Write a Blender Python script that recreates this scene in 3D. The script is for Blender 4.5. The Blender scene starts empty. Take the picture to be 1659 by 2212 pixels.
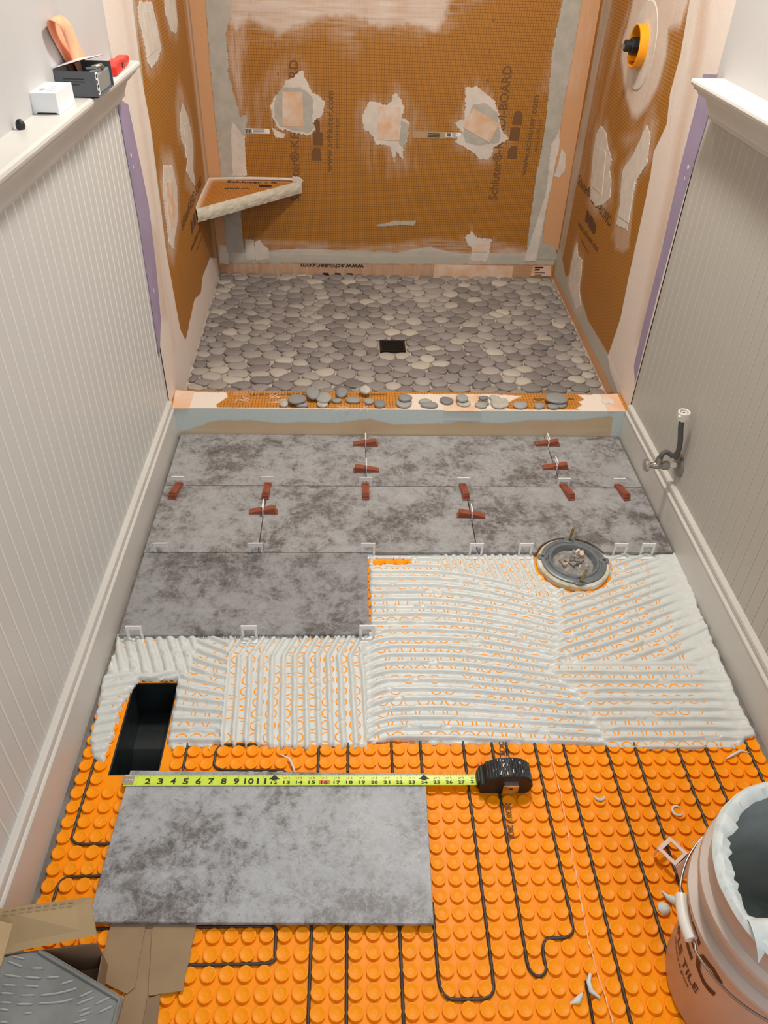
import bpy, bmesh, math, random
import numpy as np
from mathutils import Vector, Matrix
PI = math.pi
SC = bpy.context.scene
COL = SC.collection
random.seed(7)
rng = np.random.default_rng(11)

# ---------------------------------------------------------------- camera, world, lights, exposure
cam_d = bpy.data.cameras.new('camera'); cam = bpy.data.objects.new('camera', cam_d); COL.objects.link(cam)
cam_d.sensor_fit = 'HORIZONTAL'; cam_d.sensor_width = 36.0; cam_d.lens = 1672.66/1659*36.0
cam_d.clip_start = .02
def cam_basis(p, y, r):
    f = Vector((math.sin(y)*math.cos(p), math.cos(y)*math.cos(p), -math.sin(p)))
    rt = Vector((math.cos(y), -math.sin(y), 0)); up = rt.cross(f)
    return rt*math.cos(r)+up*math.sin(r), -rt*math.sin(r)+up*math.cos(r), f
R_, U_, F_ = cam_basis(.67742, .05363, .03627)
cam.matrix_world = Matrix(((R_.x, U_.x, -F_.x, -.0448), (R_.y, U_.y, -F_.y, -1.5837), (R_.z, U_.z, -F_.z, 1.4178), (0, 0, 0, 1)))
SC.camera = cam

wd = bpy.data.worlds.new('world'); SC.world = wd; wd.use_nodes = True
wd.node_tree.nodes['Background'].inputs[0].default_value = (.80, .88, 1.0, 1)
wd.node_tree.nodes['Background'].inputs[1].default_value = .65

def area(name, loc, target, size, power, color, shape='DISK', size_y=None):
    d = bpy.data.lights.new(name, 'AREA'); d.energy = power; d.color = color; d.shape = shape; d.size = size
    if size_y: d.size_y = size_y
    o = bpy.data.objects.new(name, d); COL.objects.link(o); o.location = loc
    o.rotation_euler = (Vector(target)-Vector(loc)).to_track_quat('-Z', 'Y').to_euler()
    return o
area('shower_downlight', (.12, 1.10, 2.37), (.12, 1.10, 0), .16, 5.5, (1.0, .84, .66))
area('ceiling_lamp', (.30, .30, 2.37), (.30, .25, 0), .26, 33.0, (1.0, .96, .90))
area('doorway_daylight', (.75, -2.3, 1.75), (-.2, -.6, .5), .9, 18.0, (.82, .91, 1.0), 'RECTANGLE', 1.4)
SC.view_settings.view_transform = 'Standard'; SC.view_settings.look = 'None'
SC.view_settings.gamma = 1.0; SC.view_settings.use_curve_mapping = False
SC.view_settings.exposure = 0.0

# ---------------------------------------------------------------- helpers
def tag(o, label=None, cat=None, group=None, kind=None):
    if label: o['label'] = label
    if cat: o['category'] = cat
    if group: o['group'] = group
    if kind: o['kind'] = kind
    return o
def thing(name, loc, label, cat, rz=0, group=None):
    o = bpy.data.objects.new(name, None); COL.objects.link(o); o.location = loc; o.rotation_euler = (0, 0, rz)
    o.empty_display_size = .02
    return tag(o, label, cat, group)
class MB:
    def __init__(s): s.v = []; s.f = []; s.m = []
    def add(s, vs, fs, mi=0):
        n = len(s.v); s.v += [tuple(v) for v in vs]; s.f += [tuple(i+n for i in f) for f in fs]; s.m += [mi]*len(fs); return s
    def box(s, a, b, mi=0):
        (x0, y0, z0), (x1, y1, z1) = a, b
        return s.add([(x0,y0,z0),(x1,y0,z0),(x1,y1,z0),(x0,y1,z0),(x0,y0,z1),(x1,y0,z1),(x1,y1,z1),(x0,y1,z1)],
                     [(0,3,2,1),(4,5,6,7),(0,1,5,4),(1,2,6,5),(2,3,7,6),(3,0,4,7)], mi)
    def prism(s, poly, h0, h1, fn=None, mi=0, side=None):
        fn = fn or (lambda a, b, h: (a, b, h))
        n = len(poly); ar = sum(poly[i][0]*poly[(i+1)%n][1]-poly[(i+1)%n][0]*poly[i][1] for i in range(n))
        if ar < 0: poly = poly[::-1]
        vs = [fn(a, b, h0) for a, b in poly]+[fn(a, b, h1) for a, b in poly]
        s.add(vs, [tuple(range(n-1, -1, -1)), tuple(range(n, 2*n))], mi)
        s.add(vs, [(i, (i+1)%n, n+(i+1)%n, n+i) for i in range(n)], mi if side is None else side); return s
    def tube(s, pts, r, n=8, mi=0, cap=True, closed=False):
        P = [Vector(p) for p in pts]; k = len(P); rr = r if hasattr(r, '__len__') else [r]*k
        vs = []; prev = None
        for i in range(k):
            if closed: t = P[(i+1)%k]-P[i-1]
            else: t = P[min(i+1, k-1)]-P[max(i-1, 0)]
            t.normalize()
            if prev is None:
                a = Vector((0, 0, 1)) if abs(t.z) < .9 else Vector((1, 0, 0)); u = t.cross(a).normalized()
            else: u = (prev-t*prev.dot(t)).normalized()
            prev = u; w = t.cross(u)
            vs += [P[i]+(u*math.cos(2*PI*j/n)+w*math.sin(2*PI*j/n))*rr[i] for j in range(n)]
        fs = []
        for i in range(k if closed else k-1):
            b = (i+1)%k
            fs += [(i*n+j, i*n+(j+1)%n, b*n+(j+1)%n, b*n+j) for j in range(n)]
        if cap and not closed: fs += [tuple(range(n-1, -1, -1)), tuple((k-1)*n+j for j in range(n))]
        return s.add(vs, fs, mi)
    def lathe(s, prof, n=32, fn=None, mi=0, close=False):
        fn = fn or (lambda x, y, z: (x, y, z)); vs = []; k = len(prof)
        for r, z in prof: vs += [fn(r*math.cos(2*PI*j/n), r*math.sin(2*PI*j/n), z) for j in range(n)]
        fs = []
        for i in range(k if close else k-1):
            b = (i+1)%k; fs += [(i*n+j, i*n+(j+1)%n, b*n+(j+1)%n, b*n+j) for j in range(n)]
        s.add(vs, fs, mi); return s
    def disc(s, r, z, n=32, fn=None, mi=0, up=True):
        fn = fn or (lambda x, y, z: (x, y, z))
        vs = [fn(r*math.cos(2*PI*j/n), r*math.sin(2*PI*j/n), z) for j in range(n)]
        return s.add(vs, [tuple(range(n)) if up else tuple(range(n-1, -1, -1))], mi)
    def mesh(s, name, mats, smooth=None, tri=False):
        me = bpy.data.meshes.new(name); me.from_pydata(s.v, [], s.f)
        for m in (mats if isinstance(mats, (list, tuple)) else [mats]): me.materials.append(m)
        me.polygons.foreach_set('material_index', s.m)
        bm = bmesh.new(); bm.from_mesh(me)
        bmesh.ops.remove_doubles(bm, verts=bm.verts, dist=1e-6)
        if tri: bmesh.ops.triangulate(bm, faces=[f for f in bm.faces if len(f.verts) > 4])
        bmesh.ops.recalc_face_normals(bm, faces=bm.faces)
        if smooth is not None:
            for f in bm.faces: f.smooth = True
            for e in bm.edges:
                if len(e.link_faces) == 2 and e.calc_face_angle(0) > smooth: e.smooth = False
        bm.to_mesh(me); bm.free(); return me
    def build(s, name, mats, parent=None, smooth=None, bevel=0, seg=2, tri=False):
        return link(name, s.mesh(name, mats, smooth, tri), parent, bevel, seg)
def link(name, me, parent=None, bevel=0, seg=2):
    o = bpy.data.objects.new(name, me); COL.objects.link(o)
    if parent: o.parent = parent
    if bevel:
        b = o.modifiers.new('bevel', 'BEVEL'); b.width = bevel; b.segments = seg; b.limit_method = 'ANGLE'; b.angle_limit = .6
        b.use_clamp_overlap = True
    return o
def grid_obj(name, X, Y, Z, mat, parent=None, attr=None, uv=None, mask=None, smooth=True):
    n, m = X.shape
    idx = np.arange(n*m).reshape(n, m)
    q = np.stack([idx[:-1, :-1], idx[1:, :-1], idx[1:, 1:], idx[:-1, 1:]], -1).reshape(-1, 4)
    if mask is not None:
        keep = mask.reshape(-1)[q].all(1); q = q[keep]
        used = np.unique(q); remap = np.full(n*m, -1); remap[used] = np.arange(len(used)); q = remap[q]
    else: used = np.arange(n*m)
    co = np.stack([X, Y, Z], -1).reshape(-1, 3)[used].astype(np.float32)
    me = bpy.data.meshes.new(name)
    me.vertices.add(len(co)); me.vertices.foreach_set('co', co.ravel())
    me.loops.add(q.size); me.loops.foreach_set('vertex_index', q.ravel().astype(np.int32))
    me.polygons.add(len(q)); me.polygons.foreach_set('loop_start', np.arange(0, q.size, 4, dtype=np.int32))
    me.update(calc_edges=True)
    if smooth: me.polygons.foreach_set('use_smooth', np.ones(len(q), dtype=bool))
    if attr is not None:
        a = me.attributes.new('film', 'FLOAT_COLOR', 'POINT'); a.data.foreach_set('color', attr.reshape(-1, 4)[used].astype(np.float32).ravel())
    if uv is not None:
        u = me.uv_layers.new(name='UVMap'); uvv = uv.reshape(-1, 2)[used].astype(np.float32)
        u.data.foreach_set('uv', uvv[q.ravel()].ravel())
    me.materials.append(mat); me.validate()
    return link(name, me, parent)
def hsh(ix, iy, s):
    v = np.sin(ix*127.1+iy*311.7+s*74.7)*43758.5453
    return v-np.floor(v)
def vn(x, y, s=0):
    ix = np.floor(x); iy = np.floor(y); fx = x-ix; fy = y-iy
    fx = fx*fx*(3-2*fx); fy = fy*fy*(3-2*fy)
    return (hsh(ix,iy,s)*(1-fx)+hsh(ix+1,iy,s)*fx)*(1-fy)+(hsh(ix,iy+1,s)*(1-fx)+hsh(ix+1,iy+1,s)*fx)*fy
def fbm(x, y, s=0, o=3):
    t = 0; a = .5; n = 0
    for k in range(o): t = t+a*vn(x*2**k, y*2**k, s+k); n += a; a *= .5
    return t/n
def sdist(X, Y, poly):
    P = np.array(poly); d = np.full(X.shape, 1e9); ins = np.zeros(X.shape, bool); n = len(P)
    for i in range(n):
        ax, ay = P[i]; bx, by = P[(i+1)%n]; ex, ey = bx-ax, by-ay; L = ex*ex+ey*ey+1e-12
        t = np.clip(((X-ax)*ex+(Y-ay)*ey)/L, 0, 1)
        d = np.minimum(d, (X-ax-t*ex)**2+(Y-ay-t*ey)**2)
        c = ((ay <= Y) & (by > Y)) | ((by <= Y) & (ay > Y))
        with np.errstate(divide='ignore', invalid='ignore'):
            xi = ax+(Y-ay)*ex/(ey if abs(ey) > 1e-12 else 1e-12)
        ins ^= c & (X < xi)
    return np.where(ins, -1, 1)*np.sqrt(d)
# ---------------------------------------------------------------- materials
def mat(name, col, rough=.5, metal=0, spec=.5, noise=0, nscale=30, bump=0, bscale=200, col2=None, sub=0, trans=0, alpha=1, coord='Object'):
    m = bpy.data.materials.new(name); m.use_nodes = True; nt = m.node_tree; b = nt.nodes['Principled BSDF']
    b.inputs['Base Color'].default_value = (*col, 1); b.inputs['Roughness'].default_value = rough
    b.inputs['Metallic'].default_value = metal; b.inputs['Specular IOR Level'].default_value = spec
    if trans: b.inputs['Transmission Weight'].default_value = trans
    if sub: b.inputs['Subsurface Weight'].default_value = sub; b.inputs['Subsurface Radius'].default_value = (.01, .008, .006)
    tc = nt.nodes.new('ShaderNodeTexCoord')
    if noise or col2:
        t = nt.nodes.new('ShaderNodeTexNoise'); t.inputs['Scale'].default_value = nscale; t.inputs['Detail'].default_value = 5
        nt.links.new(tc.outputs[coord], t.inputs['Vector'])
        r = nt.nodes.new('ShaderNodeValToRGB'); nt.links.new(t.outputs[0], r.inputs[0])
        c2 = col2 if col2 else tuple(c*(1-noise) for c in col)
        r.color_ramp.elements[0].position = .35; r.color_ramp.elements[1].position = .65
        r.color_ramp.elements[0].color = (*c2, 1); r.color_ramp.elements[1].color = (*col, 1)
        nt.links.new(r.outputs[0], b.inputs['Base Color'])
    if bump:
        t = nt.nodes.new('ShaderNodeTexNoise'); t.inputs['Scale'].default_value = bscale; t.inputs['Detail'].default_value = 4
        nt.links.new(tc.outputs[coord], t.inputs['Vector'])
        bp = nt.nodes.new('ShaderNodeBump'); bp.inputs['Strength'].default_value = bump; bp.inputs['Distance'].default_value = .002
        nt.links.new(t.outputs[0], bp.inputs['Height']); nt.links.new(bp.outputs[0], b.inputs['Normal'])
    return m
class N:
    def __init__(s, m): s.nt = m.node_tree; s.b = s.nt.nodes['Principled BSDF']
    def new(s, t, **k):
        n = s.nt.nodes.new(t)
        for a, v in k.items(): setattr(n, a, v)
        return n
    def ln(s, a, b): s.nt.links.new(a, b)
    def math(s, op, a, b=None, c=None):
        n = s.new('ShaderNodeMath', operation=op)
        for i, x in enumerate((a, b, c)):
            if x is None: continue
            if isinstance(x, (int, float)): n.inputs[i].default_value = x
            else: s.ln(x, n.inputs[i])
        return n.outputs[0]
    def mix(s, f, a, b):
        n = s.new('ShaderNodeMix', data_type='RGBA')
        for k, x in ((0, f), (6, a), (7, b)):
            if isinstance(x, (int, float)): n.inputs[k].default_value = x
            elif isinstance(x, tuple): n.inputs[k].default_value = (*x, 1)
            else: s.ln(x, n.inputs[k])
        return n.outputs[2]
    def noise(s, vec, scale, detail=5, rough=.55, dist=0):
        t = s.new('ShaderNodeTexNoise'); t.inputs['Scale'].default_value = scale; t.inputs['Detail'].default_value = detail
        t.inputs['Roughness'].default_value = rough; t.inputs['Distortion'].default_value = dist; s.ln(vec, t.inputs['Vector']); return t.outputs[0]
    def ramp(s, f, stops):
        r = s.new('ShaderNodeValToRGB'); e = r.color_ramp.elements
        while len(e) < len(stops): e.new(.5)
        for i, (p, c) in enumerate(stops): e[i].position = p; e[i].color = (*c, 1) if isinstance(c, tuple) else (c, c, c, 1)
        s.ln(f, r.inputs[0]); return r.outputs[0]
PALE = (.78, .67, .585); DAMP = (.47, .43, .355); PEACH = (.66, .35, .165)
def film_mat(name, base, grid=True, line=(.15, .048, .006), pale=PALE, damp=DAMP, peach=PEACH, rough=.6):
    m = mat(name, base, rough); n = N(m)
    uv = n.new('ShaderNodeTexCoord'); sp = n.new('ShaderNodeSeparateXYZ'); n.ln(uv.outputs['UV'], sp.inputs[0])
    nz = n.noise(uv.outputs['UV'], 9, 4); nf = n.noise(uv.outputs['UV'], 90, 4)
    c = n.mix(nz, tuple(x*.9 for x in base), tuple(min(1, x*1.1) for x in base))
    if grid:
        def lines(s, k, w):
            a = n.math('FRACT', n.math('MULTIPLY', s, k)); a = n.math('ABSOLUTE', n.math('SUBTRACT', a, .5))
            return n.math('GREATER_THAN', a, .5-w)
        g = n.math('MAXIMUM', lines(sp.outputs[0], 100, .085), lines(sp.outputs[1], 100, .085))
        g = n.math('MULTIPLY', g, n.math('ADD', .55, n.math('MULTIPLY', nf, .5)))
        c = n.mix(g, c, line)
    at = n.new('ShaderNodeAttribute', attribute_name='film'); s3 = n.new('ShaderNodeSeparateColor'); n.ln(at.outputs['Color'], s3.inputs[0])
    c = n.mix(s3.outputs[2], c, n.mix(nf, tuple(x*.92 for x in peach), peach))
    c = n.mix(s3.outputs[1], c, n.mix(nf, tuple(x*.9 for x in damp), tuple(min(1, x*1.08) for x in damp)))
    c = n.mix(s3.outputs[0], c, n.mix(nf, tuple(x*.9 for x in pale), tuple(min(1, x*1.06) for x in pale)))
    n.ln(c, n.b.inputs['Base Color'])
    bp = n.new('ShaderNodeBump'); bp.inputs['Strength'].default_value = .15; bp.inputs['Distance'].default_value = .001
    n.ln(nf, bp.inputs['Height']); n.ln(bp.outputs[0], n.b.inputs['Normal'])
    return m
BOARD = (.44, .18, .017)
M = {}
M['wall'] = mat('wall_paint', (.55, .535, .52), .55, noise=.05, nscale=3, bump=.08, bscale=300)
M['trim'] = mat('trim_paint', (.70, .675, .62), .33, noise=.05, nscale=6)
M['basepaint'] = mat('baseboard_paint', (.64, .61, .555), .38, noise=.06, nscale=5)
M['bead'] = mat('beadboard_paint', (.61, .60, .565), .42, noise=.04, nscale=3); M['beadline'] = mat('bead_highlight', (.76, .75, .71), .3); M['beadlineR'] = mat('bead_highlight_right', (.55, .52, .465), .3)  # beadline colours paint the light caught by the beads into the base colour
M['beadR'] = mat('beadboard_paint_shaded', (.50, .475, .42), .42, noise=.04, nscale=3)  # right-wall copy of the paint, with its dimmer, warmer light in the colour
M['ceil'] = mat('ceiling_paint', (.8, .8, .78), .8)
M['board'] = film_mat('foam_board', BOARD)
M['curbtop'] = film_mat('foam_board_curb', (.56, .22, .025), pale=(.80, .70, .60), peach=(.85, .48, .32))
M['curbfront'] = film_mat('fleece_curb_front', (.64, .46, .28), grid=False, damp=(.62, .69, .66), pale=(.74, .65, .55))
M['purple'] = mat('purple_drywall', (.34, .27, .385), .75, noise=.12, nscale=12)
M['fleece'] = mat('peach_fleece', (.74, .42, .25), .85, col2=(.74, .58, .47), nscale=14, bump=.2, bscale=900)
M['square'] = mat('fleece_square', (.74, .60, .49), .85, col2=(.70, .42, .24), nscale=22, bump=.2, bscale=900)
M['patch'] = mat('dry_thinset', (.72, .63, .54), .8, col2=(.62, .55, .47), nscale=25, bump=.3, bscale=120)
M['damp'] = mat('damp_thinset', (.49, .45, .375), .6, col2=(.41, .38, .315), nscale=25, bump=.2, bscale=120)
M['ink'] = mat('board_ink', (.10, .042, .012), .7)
M['inkfade'] = mat('faded_board_ink', (.17, .075, .02), .7)
M['black'] = mat('black_print', (.012, .011, .01), .6)
M['white'] = mat('white_paper', (.82, .82, .80), .6)
M['subfloor'] = mat('concrete_subfloor', (.24, .21, .185), .85, noise=.45, nscale=25, bump=.5, bscale=90)
M['thinset'] = mat('wet_thinset', (.665, .675, .635), .36, noise=.06, nscale=40, bump=.12, bscale=160)
M['cable'] = mat('heating_cable_jacket', (.045, .033, .026), .45)
M['rubber'] = mat('black_rubber', (.012, .012, .012), .5, noise=.4, nscale=60)
M['grate'] = mat('matte_black_grate', (.012, .011, .010), .45, metal=.3)
M['wedge'] = mat('red_brown_plastic', (.33, .085, .042), .38, noise=.25, nscale=40)
M['clip'] = mat('translucent_white_plastic', (.92, .90, .88), .35, trans=.08)
M['pinkclip'] = mat('translucent_clip_on_mat', (.95, .76, .66), .35, trans=.15)
M['chrome'] = mat('brushed_metal', (.62, .59, .55), .22, metal=1)
M['dullmetal'] = mat('dull_metal', (.36, .33, .30), .38, metal=.9)
M['steel'] = mat('bright_steel', (.8, .8, .8), .15, metal=1)
M['hose'] = mat('braided_grey_hose', (.12, .12, .108), .5, noise=.3, nscale=300, bump=.6, bscale=700)
M['pvcwhite'] = mat('white_plastic', (.84, .81, .72), .35)
M['iron'] = mat('grey_flange', (.20, .22, .23), .42, metal=.35, noise=.2, nscale=60)
M['ringwhite'] = mat('creamy_seal', (.80, .76, .66), .5, col2=(.50, .43, .24), nscale=28)
M['rag'] = mat('grey_rag', (.38, .35, .31), .9, noise=.5, nscale=60, bump=.5, bscale=200)
M['brass'] = mat('brass_bolt', (.36, .26, .10), .35, metal=.9)
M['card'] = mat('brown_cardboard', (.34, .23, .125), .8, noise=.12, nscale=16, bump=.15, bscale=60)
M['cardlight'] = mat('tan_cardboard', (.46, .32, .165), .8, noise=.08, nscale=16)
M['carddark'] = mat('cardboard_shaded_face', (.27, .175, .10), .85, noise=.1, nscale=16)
M['orangeplastic'] = mat('orange_plastic', (.95, .36, .005), .4)
M['blackplastic'] = mat('black_plastic', (.012, .012, .011), .35)
M['tapeyellow'] = mat('lime_tape_blade', (.66, .83, .07), .35, noise=.08, nscale=50)
M['redprint'] = mat('orange_print', (.75, .17, .03), .5)
M['bucket'] = mat('beige_bucket_plastic', (.58, .46, .38), .42, noise=.08, nscale=8)
M['bucketin'] = mat('bucket_inside_residue', (.34, .39, .375), .4, col2=(.46, .52, .50), nscale=14, bump=.4, bscale=25)
M['rimset'] = mat('rim_thinset', (.72, .76, .72), .6, noise=.12, nscale=50, bump=.5, bscale=90)
M['combs'] = mat('dull_thinset_ridges', (.40, .41, .395), .6)
M['bucketink'] = mat('bucket_ink', (.055, .018, .022), .5)
M['duct'] = mat('dark_duct_metal', (.028, .035, .036), .38, metal=.3, noise=.5, nscale=18)
M['greybox'] = mat('grey_box_card', (.115, .125, .14), .5, noise=.08, nscale=10)
M['boxwhite'] = mat('white_box_card', (.86, .87, .89), .45)
M['red'] = mat('red_plastic', (.80, .035, .025), .38)
M['loop'] = mat('orange_fleece_strip', (.95, .45, .26), .8, noise=.14, nscale=90)
M['lens'] = mat('clear_blister', (.25, .28, .27), .15)
M['shelfset'] = mat('shelf_edge_thinset', (.70, .63, .50), .45, noise=.15, nscale=30, bump=.5, bscale=60)
M['shelftop'] = film_mat('foam_shelf_top', (.55, .21, .025))
M['greytile'] = mat('tile_back_grey', (.17, .175, .165), .6, col2=(.24, .245, .235), nscale=18, bump=.3, bscale=80)
M['chalk'] = mat('chalk_line', (.95, .62, .38), .9)

def mat_orange():
    m = mat('orange_mat', (1.0, .31, .0), .42, spec=.22); n = N(m); tc = n.new('ShaderNodeTexCoord')
    a = n.noise(tc.outputs['Object'], 6, 5); b = n.noise(tc.outputs['Object'], 150, 3)
    c = n.mix(a, (1.0, .29, .0), (1.0, .34, .0))
    c = n.mix(n.ramp(b, [(.74, 0.), (.80, .55)]), c, (1.0, .60, .22))
    n.ln(c, n.b.inputs['Base Color']); return m
M['mat'] = mat_orange()
def mat_tile():
    m = mat('stone_look_porcelain', (.35, .34, .33), .42, spec=.35); n = N(m)
    tc = n.new('ShaderNodeTexCoord'); oi = n.new('ShaderNodeObjectInfo')
    off = n.new('ShaderNodeVectorMath', operation='MULTIPLY_ADD'); off.inputs[1].default_value = (1, 1, 1)
    cm = n.new('ShaderNodeCombineXYZ'); r = oi.outputs['Random']
    n.ln(n.math('MULTIPLY', r, 37.), cm.inputs[0]); n.ln(n.math('MULTIPLY', r, 91.), cm.inputs[1])
    n.ln(tc.outputs['Object'], off.inputs[0]); n.ln(cm.outputs[0], off.inputs[2]); v = off.outputs[0]
    big = n.noise(v, 4.6, 4, .55, .5); med = n.noise(v, 22, 9, .72, .35); fine = n.noise(v, 75, 6, .7, .2); cell = n.noise(v, 150, 2)
    k = n.math('ADD', n.math('MULTIPLY', big, .62), n.math('ADD', n.math('MULTIPLY', med, .85), n.math('MULTIPLY', fine, .42)))
    c = n.ramp(n.math('MULTIPLY', k, .529), [(.38, (.085, .075, .070)), (.445, (.150, .135, .126)), (.480, (.235, .223, .215)), (.520, (.305, .298, .290)), (.64, (.385, .385, .38))])
    vein = n.math('ABSOLUTE', n.math('SUBTRACT', n.noise(v, 34, 8, .72, .5), .5))
    c = n.mix(n.ramp(vein, [(.0, .30), (.03, 0.)]), c, (.50, .48, .45))
    c = n.mix(n.ramp(cell, [(.66, 0.), (.72, .5)]), c, (.13, .115, .10))
    mu = n.new('ShaderNodeMix', data_type='RGBA', blend_type='MULTIPLY'); mu.inputs[0].default_value = 1; n.ln(c, mu.inputs[6]); n.ln(oi.outputs['Color'], mu.inputs[7])
    n.ln(mu.outputs[2], n.b.inputs['Base Color'])
    n.ln(n.ramp(med, [(.35, .30), (.65, .5)]), n.b.inputs['Roughness'])
    bp = n.new('ShaderNodeBump'); bp.inputs['Strength'].default_value = .25; bp.inputs['Distance'].default_value = .0015
    n.ln(n.math('ADD', med, n.math('MULTIPLY', fine, .6)), bp.inputs['Height']); n.ln(bp.outputs[0], n.b.inputs['Normal'])
    return m
M['tile'] = mat_tile()
def mat_pebble(name, attr):
    m = mat(name, (.3, .28, .26), .5); n = N(m)
    tc = n.new('ShaderNodeTexCoord')
    if attr:
        at = n.new('ShaderNodeAttribute', attribute_name='film'); s = n.new('ShaderNodeSeparateColor'); n.ln(at.outputs['Color'], s.inputs[0]); r = s.outputs[0]
    else:
        r = n.new('ShaderNodeObjectInfo').outputs['Random']
    c = n.ramp(r, [(0., (.165, .145, .135)), (.3, (.235, .205, .19)), (.6, (.295, .262, .238)), (.85, (.37, .335, .295)), (.95, (.48, .43, .355)), (1., (.56, .50, .41))])
    t = n.noise(tc.outputs['Object'], 45, 6, .65, .8)
    c = n.mix(n.math('MULTIPLY', t, .45), c, (.24, .215, .20))
    n.ln(c, n.b.inputs['Base Color'])
    bp = n.new('ShaderNodeBump'); bp.inputs['Strength'].default_value = .2; bp.inputs['Distance'].default_value = .002
    n.ln(t, bp.inputs['Height']); n.ln(bp.outputs[0], n.b.inputs['Normal'])
    return m
M['pebble'] = mat_pebble('sliced_pebble', False); M['pebbles'] = mat_pebble('sliced_pebble_joined', True)
def mat_loose():
    m = mat('grey_loose_pebble', (.25, .25, .24), .55); n = N(m); tc = n.new('ShaderNodeTexCoord'); r = n.new('ShaderNodeObjectInfo').outputs['Random']
    c = n.ramp(r, [(0., (.20, .195, .19)), (.4, (.28, .27, .255)), (.75, (.34, .33, .305)), (1., (.42, .40, .36))])
    t = n.noise(tc.outputs['Object'], 70, 6, .65, 1.)
    n.ln(n.mix(n.math('MULTIPLY', t, .5), c, (.14, .135, .13)), n.b.inputs['Base Color'])
    return m
M['loose'] = mat_loose()
M['palepebble'] = mat('pale_loose_pebble', (.50, .47, .40), .55, noise=.25, nscale=60)
M['grout'] = mat('pebble_bed_grout', (.52, .44, .37), .85, noise=.45, nscale=20)
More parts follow.
